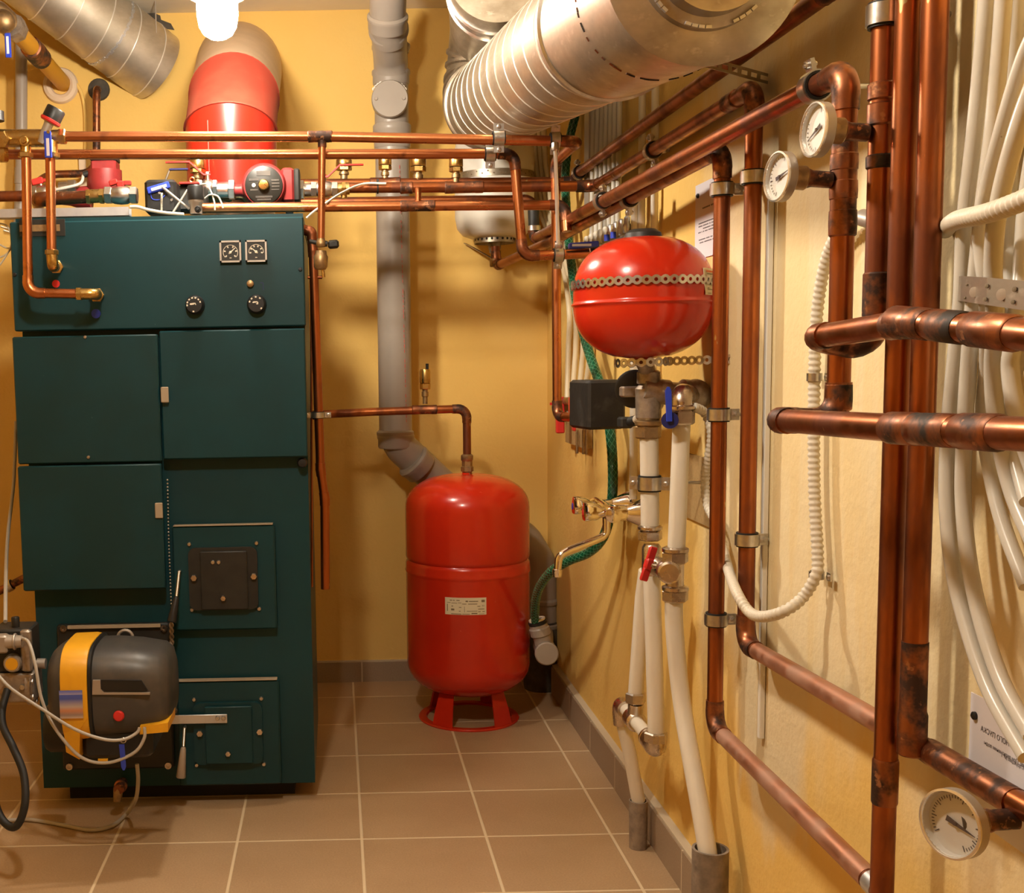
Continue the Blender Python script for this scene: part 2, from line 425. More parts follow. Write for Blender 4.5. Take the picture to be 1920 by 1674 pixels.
def solo(mb, name, mt, label, cat, group=None, org=None, ang=38):
    mt = M[mt] if isinstance(mt, str) else mt
    org = V(org) if org is not None else mb.v[0].copy()
    o = bpy.data.objects.new(name, mb.mesh(name, mt, org, ang)); COL.objects.link(o); o.location = org; ORG[o] = org
    o['label'] = label; o['category'] = cat
    if group: o['group'] = group
    return o
def struct(mb, name, mt):
    o = bpy.data.objects.new(name, mb.mesh(name, M[mt])); COL.objects.link(o); o['kind'] = 'structure'; return o
def text_mb(txt, size, o, x, y, lift=.0004, mirror=False, align='CENTER'):
    cu = bpy.data.curves.new('lettering', 'FONT'); cu.body = txt; cu.size = size; cu.align_x = align; cu.align_y = 'CENTER'; cu.resolution_u = 2
    ob = bpy.data.objects.new('lettering', cu); COL.objects.link(ob)
    dg = bpy.context.evaluated_depsgraph_get(); ev = ob.evaluated_get(dg); me = ev.to_mesh()
    x, y = V(x), V(y); z = x.cross(y); o = V(o); b = MB()
    sx = -1 if mirror else 1
    b.add([o + x * (p.co.x * sx) + y * p.co.y + z * lift for p in me.vertices], [tuple(f.vertices) for f in me.polygons])
    ev.to_mesh_clear(); bpy.data.objects.remove(ob); bpy.data.curves.remove(cu)
    return b
def pipe(name, label, cat, pts, r, mt, fil=None, elbow_mt=None, elbows=True, coup=(), ends=(), group=None, n=16, sleeve=1.13, run_ang=50):
    """one soldered run: the tube is the thing, its elbows and sleeves are parts"""
    fil = fil or r * 2.2
    path, bends = fillet(pts, fil)
    o = solo(MB().tube(path, r, n), name, mt, label, cat, group, org=pts[0], ang=run_ang)
    em = elbow_mt or mt
    if elbows:
        for arc, d1, d2 in bends:
            L = r * 1.3
            pp = [arc[0] - d1 * L, arc[0] - d1 * (L * .2)] + arc + [arc[-1] + d2 * (L * .2), arc[-1] + d2 * L]
            part(MB().tube(pp, [r * sleeve, r * sleeve] + [r * (sleeve + .04)] * len(arc) + [r * sleeve, r * sleeve], n), 'elbow', em, o, None, 50)
    for (c, d, L) in coup:
        c, d = V(c), V(d).normalized()
        b = MB().lathe([(r * 1.02, -L / 2 - r * .15), (r * 1.15, -L / 2), (r * 1.15, -L * .32), (r * 1.11, -L * .28), (r * 1.11, L * .28), (r * 1.15, L * .32), (r * 1.15, L / 2), (r * 1.02, L / 2 + r * .15)], c, d, n, cap=True)
        part(b, 'coupling', em, o)
    return o
def nut_mb(a, b, r, mb=None):
    mb = mb or MB(); a, b = V(a), V(b); d = (b - a)
    mb.lathe([(r * .86, 0), (r, d.length * .12), (r, d.length * .88), (r * .86, d.length)], a, d, 6)
    return mb
def clamp(label, c, axis, r, out, stem, w=.018, lining=True, ears=None, cat='clamp', screws=True, group=None):
    """two-shell steel pipe clamp with rubber lining; out = direction of the stud to the wall (None: no stud)"""
    c = V(c); d = V(axis).normalized(); out = V(out); out = (out - d * out.dot(d)).normalized()
    e = V(ears) if ears is not None else out
    e = (e - d * e.dot(d)).normalized(); side = d.cross(e)
    t = T('pipe_clamp', label, cat, c, group)
    ri = r * 1.03 + .0004
    if lining:
        part(MB().lathe([(ri, -w * .62), (ri + .0034, -w * .62), (ri + .0034, w * .62), (ri, w * .62)], c, d, 24, closed=True), 'rubber_lining', 'rubber', t)
    rb = ri + (.0036 if lining else 0)
    b = MB().lathe([(rb, -w / 2), (rb + .0022, -w / 2), (rb + .0022, w / 2), (rb, w / 2)], c, d, 24, closed=True)
    sides = (-1, 1) if ears is not None else (1,)
    for s in sides:
        b.box(c + e * s * (rb + .008), (.009, w / 2, .0030), (e, d, side))
    part(b, 'band', 'steel', t)
    if screws:
        for s in sides:
            q = c + e * s * (rb + .010)
            part(MB().cyl(q - side * .009, q + side * .009, .0026, n=10).lathe([(.005, .003), (.005, .0065), (.003, .0075)], q, side, 12).lathe([(.005, .003), (.005, .0065), (.003, .0075)], q, -side, 12), 'screw', 'steel', t)
    if stem:
        q = c + out * (rb + .001)
        b = MB().cyl(q, c + out * stem, .0036, n=10); nut_mb(q, q + out * .011, .0075, b)
        part(b, 'stud', 'steel', t)
    return t
def lever_pts(a, d, up, L, rise, w, th):
    """cranked flat lever from a along d"""
    d, up = V(d).normalized(), V(up).normalized(); a = V(a)
    pl = [a - d * .008, a + d * .010, a + d * (.010 + rise * 1.1) + up * rise, a + d * L + up * rise]
    s = up.cross(d).normalized(); b = MB(); rs = []
    for i, p in enumerate(pl):
        ww = w * (.75 if i == 0 else 1)
        n = up if i in (0, 3) else (up * .9 - d * .3).normalized()
        rs.append([p + s * ww / 2 + n * th / 2, p - s * ww / 2 + n * th / 2, p - s * ww / 2 - n * th / 2, p + s * ww / 2 - n * th / 2])
    e = pl[-1] + d * w * .45
    rs.append([e + s * w * .25 + up * th / 2, e - s * w * .25 + up * th / 2, e - s * w * .25 - up * th / 2, e + s * w * .25 - up * th / 2])
    return b.rings(rs)
def tee_stub(parent, c, d, r, L, mt):
    part(MB().cyl(V(c), V(c) + V(d).normalized() * L, r, n=16), 'tee', mt, parent)

# ================================================================== the room
XW, YB, ZC = .745, 4.114, 2.335
def quad(a, b, c, d): return MB().add([a, b, c, d], [(0, 1, 2, 3)])
struct(quad((-2.3, -1.6, 0), (XW, -1.6, 0), (XW, YB, 0), (-2.3, YB, 0)), 'floor', 'floor')
struct(MB().box((-.78, YB + .06, 1.4), (1.56, .06, 1.42)), 'wall_back', 'wall_yellow')
struct(MB().box((XW + .06, 1.26, 1.4), (.06, 2.914, 1.42)), 'wall_right', 'wall_patched')
struct(MB().box((-2.36, 1.26, 1.4), (.06, 2.914, 1.42)), 'wall_left', 'wall_yellow')
struct(MB().box((-.78, -1.66, 1.4), (1.64, .06, 1.42)), 'wall_rear', 'wall_yellow')
struct(MB().box((.02, 1.26, ZC + .24), (.725, 2.853, .24)).box((-1.5, 1.26, 2.79), (.80, 2.853, .03)), 'ceiling', 'ceiling')
b = MB().box((-.78, YB - .007, .036), (1.525, .007, .036)); struct(b, 'baseboard_back', 'base_back')
b = MB().box((XW - .012, 2.0, .046), (.012, 2.09, .046)); struct(b, 'baseboard_right', 'base_right')
struct(MB().box((-.78, YB - .006, .0745), (1.525, .006, .0025)), 'trim_1', 'grout_top')
struct(MB().box((XW - .010, 2.0, .0945), (.010, 2.09, .0025)), 'trim_2', 'grout_top')

# ================================================================== lamp
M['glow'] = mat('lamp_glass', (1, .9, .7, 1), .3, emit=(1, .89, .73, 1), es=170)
def jar_lamp(LP, label):
    lamp = T('bulkhead_lamp', label, 'lamp', LP)
    part(MB().lathe([(.002, -.049), (.019, -.046), (.034, -.037), (.044, -.020), (.0485, .006), (.0485, .052)], LP, (0, 0, 1), 36), 'glass_jar', 'glow', lamp)
    part(MB().lathe([(.050, .046), (.066, .048), (.068, .064), (.062, .072), (.055, .088), (.055, .125), (.036, .138)], LP, (0, 0, 1), 36), 'base', 'white_paint', lamp)
    part(MB().cyl(LP + V((0, 0, .13)), (LP.x, LP.y, ZC), .012, n=14), 'hanging_tube', 'white_paint', lamp)
jar_lamp(P(408, 34, Y=2.84), 'glowing jar lamp hanging under the ceiling in front of the red flue')
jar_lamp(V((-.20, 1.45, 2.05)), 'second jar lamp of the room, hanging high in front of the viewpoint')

# ================================================================== boiler
YF = 2.93
X0, X1 = -.782, -.072
boil = T('boiler', 'tall dark green boiler with two dials and four panel doors', 'boiler', (-.43, 3.2, 0))
def pr(px, py, Y): return P(px, py, Y=Y)
def panel(name, x0, y0, x1, y1, Y, th, mt, bev=.003, parent=boil, label=None):
    a, c = pr(x0, y1, Y), pr(x1, y0, Y)
    a2, c2 = pr(x0, y0, Y), pr(x1, y1, Y)
    xa, xb = (a.x + a2.x) / 2, (c.x + c2.x) / 2
    za, zb = (a.z + c2.z) / 2, (c.z + a2.z) / 2
    o = part(MB().box(((xa + xb) / 2, Y + th / 2, (za + zb) / 2), ((xb - xa) / 2, th / 2, (zb - za) / 2), None, bev), name, mt, parent, label)
    return o, (xa, xb, za, zb)
zt = pr(300, 404, YF).z
part(MB().box(((X0 + X1) / 2 - .003, 3.255, .048 + (zt - .075) / 2), ((X1 - X0) / 2 + .001, .285, (zt - .075) / 2)), 'body', 'green', boil)
part(MB().box((-.43, 3.26, .024), (.30, .24, .024)), 'plinth', 'dark_gap', boil)
part(MB().box(((X0 + X1) / 2, 3.25, zt - .012), ((X1 - X0) / 2, .31, .012)), 'top_cover', 'green', boil)
cp, r_cp = panel('control_panel', 22, 411, 571, 616, YF, .045, 'green')
cpz = lambda px, py, d=0: pr(px, py, YF - d)
d1, _ = panel('door', 28, 629, 299, 868, YF - .012, .022, 'green_door')
d2, _ = panel('door', 302, 618, 574, 859, YF - .004, .022, 'green')
d3, _ = panel('door', 38, 872, 306, 1106, YF - .016, .022, 'green_door')
def screw_head(px, py, Y, r, name, parent, mt='steel', th=.004, slot=True, dome=True):
    c = pr(px, py, Y)
    b = MB().lathe([(r, 0), (r, th * .5), (r * .75, th), (r * .1, th * 1.05)] if dome else [(r, 0), (r, th), (r * .9, th * 1.15)], c, (0, -1, 0), 18 if dome else 6)
    return part(b, name, mt, parent)
for x, y in ((160, 632), (166, 857)): screw_head(x, y, YF - .012, .0045, 'screw', d1)
# sheet-metal catches
for x, y, dd in ((309, 740, d2), (298, 957, d3)):
    c = pr(x, y, YF - .018)
    part(MB().box(c, (.0095, .0035, .0195), None, .002).box(c + V((0, .004, .0)), (.004, .006, .015)), 'catch', 'dust_edge', dd)
screw_head(567, 867, YF + .024, .013, 'ball_knob', boil, 'black', .018)
for x, y in ((28, 515), (563, 505)): screw_head(x, y, YF, .005, 'screw', cp, 'black', .004)
# square dials
def dial(px, py, needle, lo):
    c = pr(px, py, YF - .004)
    s = .0265
    fr = part(MB().box(c, (s, .006, s), None, .003), 'gauge', 'dial_black', cp)
    w = .0022
    b = MB()
    for sx, sz, hx, hz in ((0, 1, s, w), (0, -1, s, w), (1, 0, w, s), (-1, 0, w, s)):
        b.box(c + V((sx * (s - w), -.007, sz * (s - w))), (hx, .002, hz))
    part(b, 'frame', 'case', fr)
    o = c + V((0, -.0066, -.002)); b = MB()
    x, y = V((1, 0, 0)), V((0, 0, 1))
    R = .0185; n = 28
    a0, a1 = math.radians(lo), math.radians(180 - lo)
    for i in range(n):
        q0, q1 = a0 + (a1 - a0) * i / n, a0 + (a1 - a0) * (i + 1) / n
        f = lambda q, r: o + x * math.cos(q) * r + y * math.sin(q) * r
        b.add([f(q0, R), f(q1, R), f(q1, R - .0012), f(q0, R - .0012)], [(0, 1, 2, 3)])
    for i in range(6):
        q = a0 + (a1 - a0) * i / 5; u = x * math.cos(q) + y * math.sin(q); v = -x * math.sin(q) + y * math.cos(q)
        b.add([o + u * (R - .002) + v * .0018, o + u * (R - .002) - v * .0018, o + u * (R - .0066) - v * .0014, o + u * (R - .0066) + v * .0014], [(0, 1, 2, 3)])
    b.add([o + V((-.0025, 0, -.0125)), o + V((.0025, 0, -.0125)), o + V((.0025, 0, -.0145)), o + V((-.0025, 0, -.0145))], [(0, 1, 2, 3)])
    part(b, 'scale_marks', 'print_white', fr)
    q = math.radians(needle); u = x * math.cos(q) + y * math.sin(q); v = -x * math.sin(q) + y * math.cos(q); o2 = o + V((0, -.001, 0))
    part(MB().add([o2 - u * .005 + v * .0016, o2 - u * .005 - v * .0016, o2 + u * .0165 - v * .0008, o2 + u * .0165 + v * .0008], [(0, 1, 2, 3)]).lathe([(.0035, 0), (.003, .002)], o2, (0, -1, 0), 14), 'needle', 'print_white', fr)
dial(432.5, 472, 42, -40); dial(480.5, 471, 140, -8)
def knob(px, py, marks, ptr):
    c = pr(px, py, YF)
    k = part(MB().lathe([(.0235, 0), (.0245, .004), (.023, .009), (.021, .024), (.019, .026), (.001, .0262)], c, (0, -1, 0), 30), 'knob', 'black', cp)
    o = c + V((0, -.0268, 0)); b = MB()
    for a in marks:
        q = math.radians(a); u = V((math.cos(q), 0, math.sin(q))); v = V((-math.sin(q), 0, math.cos(q)))
        b.add([o + u * .0185 + v * .0022, o + u * .0185 - v * .0022, o + u * .0150 - v * .0020, o + u * .0150 + v * .0020], [(0, 1, 2, 3)])
    b.prism(ptr, o, (1, 0, 0), (0, 0, 1), .0006)
    part(b, 'scale_marks', 'print_white', k)
knob(366, 572, (185, 160, 132, 104, 76, 48, 22, 264), [(-.0105, .001), (-.009, .0035), (.0005, .0045), (.004, .004), (.0055, -.001), (.004, -.001), (.002, .0025), (.000, .0), (-.008, -.001)])
knob(481.5, 570.5, (160, 130, 92, 55, 318), [(-.009, .004), (-.006, .006), (.003, .006), (.0055, .0035), (.005, -.001), (.002, -.0015), (-.001, .001), (.0025, .001), (.003, .0035), (-.002, .003), (-.008, .002)])
c = pr(469.5, 532, YF)
part(MB().lathe([(.0085, 0), (.0085, .009), (.007, .010)], c, (0, -1, 0), 18).box(c + V((0, -.0102, 0)), (.005, .0006, .0012)), 'safety_cap', 'brass_old', cp)
part(text_mb('ך', .02, pr(492, 537, YF), (1, 0, 0), (0, 0, 1)) if False else MB().box(pr(493.5, 537, YF), (.0009, .0006, .009)).box(pr(490.5, 530, YF), (.0035, .0006, .0009)), 'mark', 'blue_dark', cp)
part(MB().lathe([(.0095, 0), (.0095, .0012)], pr(105, 532, YF), (0, -1, 0), 24), 'red_dot', 'red_plastic', cp, 'round red sticker')
part(MB().lathe([(.0115, 0), (.0115, .0012)], pr(180, 588, YF), (0, -1, 0), 24), 'blue_dot', 'blue', cp, 'round blue sticker')
np_, _ = panel('nameplate', 36, 411, 122, 443, YF - .0015, .003, 'dial_black', .0005, cp)
a = pr(37, 433, YF - .002); e = pr(112, 422, YF - .002)
part(MB().box((a + e) / 2, ((e.x - a.x) / 2, .0006, .008)), 'worn_lettering', 'brass_old', np_)

# two fire doors
def fire_door(y0, lip, upper):
    Yd = YF + .012
    dp, (xa, xb, za, zb) = panel('fire_door', 325 if upper else 334, y0, 517 if upper else 525, y0 + 196, Yd, .020, 'green', .004)
    zt_ = zb
    part(MB().box(((xa + xb) / 2, Yd + .008, zt_ + .0012), ((xb - xa) / 2 - .004, .012, .0012), None, .0005), 'dusty_edge', 'dust_edge', dp)
    dx = 0 if upper else 9
    fx0, fx1 = 357 + dx, 482 + dx
    fy0, fy1 = (1024, 1143) if upper else (1314, 1432)
    A, B_ = pr(fx0, fy1, Yd), pr(fx1, fy0, Yd)
    w, h = (B_.x - A.x) / 2, (B_.z - A.z) / 2; cc = (A + B_) / 2; rr = .018; ol = []
    for sx, sz, q0 in ((1, -1, -90), (1, 1, 0), (-1, 1, 90), (-1, -1, 180)):
        for k in range(6):
            q = math.radians(q0 + 18 * k); ol.append((sx * (w - rr) + rr * math.cos(q), sz * (h - rr) + rr * math.sin(q)))
    part(MB().prism(ol, V((cc.x, Yd - .010, cc.z)), (1, 0, 0), (0, 0, 1), -.010), 'surround', 'black_iron' if upper else 'green', dp)
    ix0, ix1 = 376 + dx, 464 + dx
    iy0, iy1 = (1034, 1143) if upper else (1325, 1432)
    fl, (ia, ib, ja, jb) = panel('flap', ix0, iy0, ix1, iy1, Yd - .020, .008, 'black_iron' if upper else 'green_door', .002, dp)
    yo = 0 if upper else 291
    for x, y in ((355, 1020), (481, 1018), (360, 1145), (486, 1143)): screw_head(x + dx, y + yo - (0 if y < 1100 else 2), Yd, .0055, 'bolt', dp, 'steel', .005)
    for x, y in ((364, 1083), (476, 1080)): screw_head(x + dx + (2 if not upper else 0), y + yo, Yd - .010, .0085, 'hinge_bolt', dp, 'nickel', .008, dome=False)
    screw_head(417 + dx + 2, 1121 + yo, Yd - .020, .0072, 'flap_bolt', dp, 'nickel', .008, dome=False)
    return dp, Yd
fd1, Yd = fire_door(985, True, True)
for x in (399, 410): screw_head(x, 1054, Yd - .020, .0056, 'rivet', fd1, 'steel', .004)
fd2, _ = fire_door(1276, True, False)
a, e = pr(321, 1351, Yd - .024), pr(426, 1345, Yd - .024)
fb = part(MB().box((a + e) / 2, ((e.x - a.x) / 2, .0022, .0115), None, .001), 'damper_bar', 'alu', fd2)
for x in (408, 419): screw_head(x, 1346, Yd - .027, .006, 'screw', fb, 'steel', .004)
# lever handles
for x, y, dy, mt, grip in ((336, 1072, 1, 'black', (331, 1118, 322, 1166)), (346, 1366, 1, 'case', (344, 1400, 339, 1458))):
    a = pr(x, y, Yd - .02); g0 = pr(grip[0], grip[1], Yd - .045); g1 = pr(grip[2], grip[3], Yd - .055)
    h = part(MB().cyl(a, g0, .004, n=12).cyl(a, a + V((0, .03, 0)), .004, n=12), 'door_handle', 'steel', fd1 if y < 1200 else fd2)
    d = (g1 - g0)
    part(MB().lathe([(.005, 0), (.0075, .006), (.0125, d.length * .97), (.011, d.length)], g0, d, 18), 'grip', mt, h)
a, e = pr(311, 1277, Yd - .004), pr(336, 1275, Yd - .004)
part(MB().cyl(a, e, .004, n=12), 'hinge_pin', 'steel', fd2)
# bead chain and rope seal
pts = smooth([pr(314, 900, YF - .004), pr(316, 1000, YF - .004), pr(319, 1080, YF - .002), pr(322, 1150, YF)], 10)
b = MB()
for q in resample(pts, .0088): b.sphere(q, .0026, 8)
part(b, 'bead_chain', 'steel', boil, 'hanging bead chain')
pts = smooth([pr(321, 1150, YF + .006), pr(323, 1230, YF + .006), pr(328, 1336, YF + .006)], 14)
b = MB(); q = resample(pts, .002)
for s in range(2):
    pl = []
    for i, p in enumerate(q):
        a = i * .42 + s * PI; pl.append(p + V((math.cos(a) * .0032, math.sin(a) * .0032, 0)))
    b.tube(pl, .0032, 6)
part(b, 'rope_seal', 'cement', boil, 'twisted seal rope')
# burner mounting plate
bp, _ = panel('burner_plate', 112, 1170, 322, 1442, YF + .018, .02, 'black_iron', .004)
for x, y in ((120, 1177), (308, 1177), (131, 1436), (316, 1434)):
    c = pr(x, y, YF + .018)
    part(MB().washer(c + V((0, -.004, 0)), (0, -1, 0), .0088, .0045, .008, 18).lathe([(.0045, 0), (.0045, .005)], c, (0, -1, 0), 10), 'bolt', 'nickel', bp)
a, e = pr(127, 1174, YF + .012), pr(301, 1174, YF + .012)
part(MB().box((a + e) / 2, ((e.x - a.x) / 2, .004, .004)), 'plate_edge', 'dust_edge', bp)

# ================================================================== burner
YBn = 2.70
c0 = P(200, 1282, Y=YBn)
burn = T('oil_burner', 'grey and yellow burner hood bolted to the green boiler low down', 'burner', c0)
def sec(px, h, dz, dep, p=3.2, n=36, bot=1.0):
    """rounded-rectangle section across the burner at photo column px"""
    cx = P(px, 1282, Y=YBn - .10).x; zc = c0.z + dz; out = []
    for j in range(n):
        a = 2 * PI * j / n; ca, sa = math.cos(a), math.sin(a)
        y = math.copysign(abs(ca) ** (2 / p), ca) * dep
        z = math.copysign(abs(sa) ** (2 / p), sa) * h * (bot if sa < 0 else 1)
        out.append(V((cx, YBn + y, zc + z)))
    return out
k = F / YBn
part(MB().rings([sec(80, .052, -.0, .055), sec(83, .075, .0, .075), sec(90, .092, -.002, .095), sec(104, .103, -.002, .112), sec(126, .1075, -.002, .118)]), 'left_cap', 'burner_grey', burn)
part(MB().rings([sec(166, .108, -.002, .119), sec(200, .1085, -.002, .119), sec(250, .105, -.003, .116), sec(296, .098, -.006, .110), sec(308, .086, -.006, .098), sec(315, .060, -.006, .075)]), 'motor_cover', 'burner_grey', burn)
yb = part(MB().rings([sec(116, .109, -.001, .120, 3.6), sec(117, .113, 0, .124, 3.6), sec(158, .114, 0, .125, 3.6), sec(166, .112, 0, .123, 3.6), sec(167, .109, 0, .120, 3.6)]), 'yellow_band', 'burner_yellow', burn)
part(MB().rings([sec(167, .110, 0, .121, 3.6), sec(168, .112, 0, .122, 3.6), sec(173, .112, 0, .122, 3.6), sec(175, .108, 0, .119, 3.6)]), 'black_seam', 'black', burn)
yf = YBn - .122
a, e = P(115, 1390, Y=yf), P(148, 1360, Y=yf)
b = MB(); q = [P(116, 1340, Y=yf), P(166, 1346, Y=yf), P(150, 1366, Y=yf), P(149, 1424, Y=yf + .02), P(124, 1410, Y=yf + .02)]
b.rings([q, [p + V((0, .05, 0)) for p in q]]); part(b, 'yellow_bracket', 'burner_yellow', burn)
a, e = P(262, 1376, Y=yf + .02), P(315, 1358, Y=yf + .02)
b = MB(); q = [P(262, 1362, Y=yf), P(315, 1355, Y=yf), P(315, 1372, Y=yf), P(262, 1377, Y=yf)]
b.rings([q, [p + V((0, .12, 0)) for p in q]]); part(b, 'yellow_foot', 'burner_yellow', burn)
q0, q1 = P(155, 1424, Y=yf + .03), P(285, 1366, Y=yf + .03)
part(MB().box(((q0.x + q1.x) / 2, yf + .13, (q0.z + q1.z) / 2), ((q1.x - q0.x) / 2, .10, (q1.z - q0.z) / 2), None, .01), 'lower_housing', 'black', burn)
a, e = P(184, 1427, Y=yf + .025), P(202, 1422, Y=yf + .025)
part(MB().box((a + e) / 2, ((e.x - a.x) / 2, .002, .0028)), 'orange_tab', 'burner_yellow', burn)
st = YBn - .1262
a, e = P(113, 1347, Y=st), P(154, 1294, Y=st)
part(MB().box((a + e) / 2, ((e.x - a.x) / 2, .0008, (e.z - a.z) / 2)), 'picture_sticker', 'sticker', burn, 'blue and orange sunset sticker')
# window recess with light ledge
q = [P(189, 1275, Y=yf), P(264, 1276, Y=yf), P(277, 1296, Y=yf), P(196, 1296, Y=yf), P(190, 1291, Y=yf)]
for p in q: p.y = YBn - .1195
b = MB().rings([[p + V((0, -.0012, 0)) for p in q], [p + V((0, .004, 0)) for p in q]])
wn = part(b, 'window', 'black', burn)
q = [P(174, 1275, Y=yf), P(188, 1275, Y=yf), P(189, 1292, Y=yf), P(195, 1298, Y=yf), P(281, 1298, Y=yf), P(281, 1302, Y=yf), P(173, 1302, Y=yf)]
for p in q: p.y = YBn - .1202
part(MB().rings([[p + V((0, -.003, 0)) for p in q], [p + V((0, .003, 0)) for p in q]]), 'ledge', 'case', burn)
c = P(222, 1343, Y=yf); c.y = YBn - .114
part(MB().lathe([(.0125, 0), (.0125, .006), (.010, .009), (.001, .010)], c, (0, -1, 0), 22), 'reset_button', 'red_plastic', burn, 'red reset button')
c = P(92, 1372, Y=2.80)
part(MB().lathe([(.055, 0), (.062, .01), (.062, .06), (.05, .075)], c + V((-.012, .04, 0)), (1, 0, 0), 28), 'fan_housing', 'black_iron', burn)
c = P(235, 1195, Y=2.80)
part(MB().torus(c, (0, 1, 0), .018, .004, 20, 8), 'lifting_eye', 'case', burn)
part(MB().cyl(P(70, 1244, Y=YBn), P(86, 1244, Y=YBn), .0125, n=16), 'gas_inlet', 'case', burn)

# gas valve block at the left edge
gv = T('gas_valve', 'cast grey gas valve block with round yellow cap left of the burner', 'valve', P(20, 1240, Y=2.66))
yv = 2.66
def bx(px0, py0, px1, py1, Y, dep, name, mt, bev=.004, parent=gv):
    a, e = P(px0, py1, Y=Y), P(px1, py0, Y=Y)
    return part(MB().box(((a.x + e.x) / 2, Y + dep / 2, (a.z + e.z) / 2), (abs(e.x - a.x) / 2, dep / 2, abs(e.z - a.z) / 2), None, bev), name, mt, parent)
bx(-14, 1180, 55, 1262, yv, .09, 'body', 'black_iron')
bx(-14, 1262, 62, 1318, yv - .005, .085, 'lower_block', 'cast')
bx(-14, 1192, 12, 1226, yv - .035, .03, 'coil_box', 'case')
bx(40, 1182, 56, 1260, yv - .012, .02, 'side_plate', 'cast')
c = P(12, 1203, Y=yv - .022); part(MB().cyl(c, c + V((.037, 0, 0)), .0165, .014, 20).torus(c + V((.02, 0, 0)), (1, 0, 0), .0165, .003, 20, 8), 'plug', 'case', gv)
c = P(30, 1186, Y=yv + .03); part(MB().lathe([(.020, -.006), (.022, 0), (.022, .008), (.014, .012)], c, (0, 0, 1), 22).lathe([(.0095, .012), (.0095, .036), (.008, .038)], c, (0, 0, 1), 18), 'top_cap', 'black', gv)
c = P(26, 1241, Y=yv); yc = part(MB().lathe([(.0215, -.01), (.0215, .012), (.018, .018)], c, (0, -1, 0), 28), 'round_cap', 'case', gv)
part(MB().lathe([(.0145, .0185), (.0145, .0195)], c, (0, -1, 0), 26), 'yellow_disc', 'burner_yellow', yc)
c = P(60, 1285, Y=yv + .03)
fl = part(MB().lathe([(.045, -.006), (.045, .006)], c, (1, 0, 0), 28), 'flange', 'cast', gv)
for j in range(6):
    q = c + V((.004, math.cos(j * PI / 3 + .5) * .036, math.sin(j * PI / 3 + .5) * .036)); part(nut_mb(q, q + V((.008, 0, 0)), .006), 'bolt', 'steel', fl)
c = P(43, 1287, Y=yv - .006); part(nut_mb(c, c + V((0, -.008, 0)), .007), 'hex_screw', 'steel', gv)
c = P(12, 1292, Y=yv - .012); part(MB().cyl(c + V((0, .02, 0)), c + V((.0, -.012, -.006)), .013, .012, 18), 'hose_barb', 'brass_old', gv)

# ================================================================== left-hand hoses and cables
pts = smooth([P(14, 1292, Y=2.63), P(4, 1330, Y=2.60), P(6, 1362, Y=2.57), P(24, 1400, Y=2.53), P(44, 1450, Y=2.50), P(47, 1505, Y=2.47), P(34, 1545, Y=2.46), P(16, 1548, Y=2.47), P(-4, 1520, Y=2.49), P(-22, 1450, Y=2.52)], 9)
solo(MB().tube(pts, .0088, 14), 'rubber_hose', 'rubber', 'black rubber hose looping to the floor left of the burner', 'hose', org=pts[0])
pts = smooth([P(40, 1196, Y=yv - .022), P(54, 1205, Y=2.60), P(66, 1245, Y=2.57), P(78, 1310, Y=2.560), P(103, 1365, Y=2.56), P(150, 1418, Y=2.56), P(200, 1430, Y=2.56), P(250, 1412, Y=2.56), P(270, 1385, Y=2.562), P(271, 1363, Y=2.566)], 9)
solo(MB().tube(pts, .0038, 10), 'cable', 'cable_grey', 'grey cable sagging low from the gas valve plug round the burner', 'cable', 'burner cables', org=pts[0])
pts = smooth([P(-12, 1255, Y=2.56), P(20, 1290, Y=2.545), P(80, 1330, Y=2.54), P(140, 1367, Y=2.545), P(195, 1386, Y=2.55), P(232, 1386, Y=2.555), P(256, 1374, Y=2.565), P(262, 1364, Y=2.568)], 9)
solo(MB().tube(pts, .0038, 10), 'cable', 'cable_grey', 'grey cable crossing the sunset sticker of the burner', 'cable', 'burner cables', org=pts[0])
tag_ = T('blue_lever', 'blue plastic lever hanging below the burner', 'lever', P(231, 1390, Y=2.552))
part(MB().torus(P(231, 1388, Y=2.555), (0, 1, .2), .006, .0012, 18, 8), 'ring', 'steel', tag_)
a, e = P(228, 1396, Y=2.555), P(232, 1444, Y=2.56)
part(MB().rings([[a + V((-.006, 0, 0)), a + V((.006, 0, 0)), a + V((.006, .003, 0)), a + V((-.006, .003, 0))], [e + V((-.0055, 0, .008)), e + V((.0055, 0, .008)), e + V((.0055, .003, .008)), e + V((-.0055, .003, .008))], [e + V((-.002, 0, 0)), e + V((.002, 0, 0)), e + V((.002, .003, 0)), e + V((-.002, .003, 0))]]), 'blade', 'blue', tag_)
c = P(230, 1466, Y=YF + .02)
dc = T('drain_cock', 'rusty drain cock on the boiler foot under the blue lever', 'valve', c)
part(MB().lathe([(.012, 0), (.012, .02), (.017, .022), (.017, .034), (.013, .036), (.013, .055)], c + V((0, .002, .0)), (0, -1, 0), 18), 'body', 'copper_dark', dc)
part(MB().cyl(c + V((-.004, -.04, 0)), c + V((-.006, -.048, -.034)), .013, .011, 16), 'spout', 'brass_old', dc)
pts = smooth([P(257, 1432, Y=2.80), P(259, 1465, Y=2.80), P(254, 1500, Y=2.80), P(238, 1525, Z=.012), P(210, 1548, Z=.006), P(170, 1556, Z=.006), P(120, 1547, Z=.006), P(60, 1537, Z=.006), P(15, 1538, Z=.006), P(-30, 1545, Z=.006)], 9)
solo(MB().tube(pts, .005, 10), 'floor_cable', 'cable_grey', 'grey cable dropping from the burner and running along the floor', 'cable', org=pts[0])
pts = smooth([P(30, 790, Y=3.3), P(26, 900, Y=3.25), P(15, 1000, Y=3.1), P(11, 1080, Y=2.9), P(10, 1165, Y=2.72)], 9)
solo(MB().tube(pts, .005, 10), 'cable', 'cable_grey', 'pale grey cable hanging down left of the boiler doors', 'cable', org=pts[0])
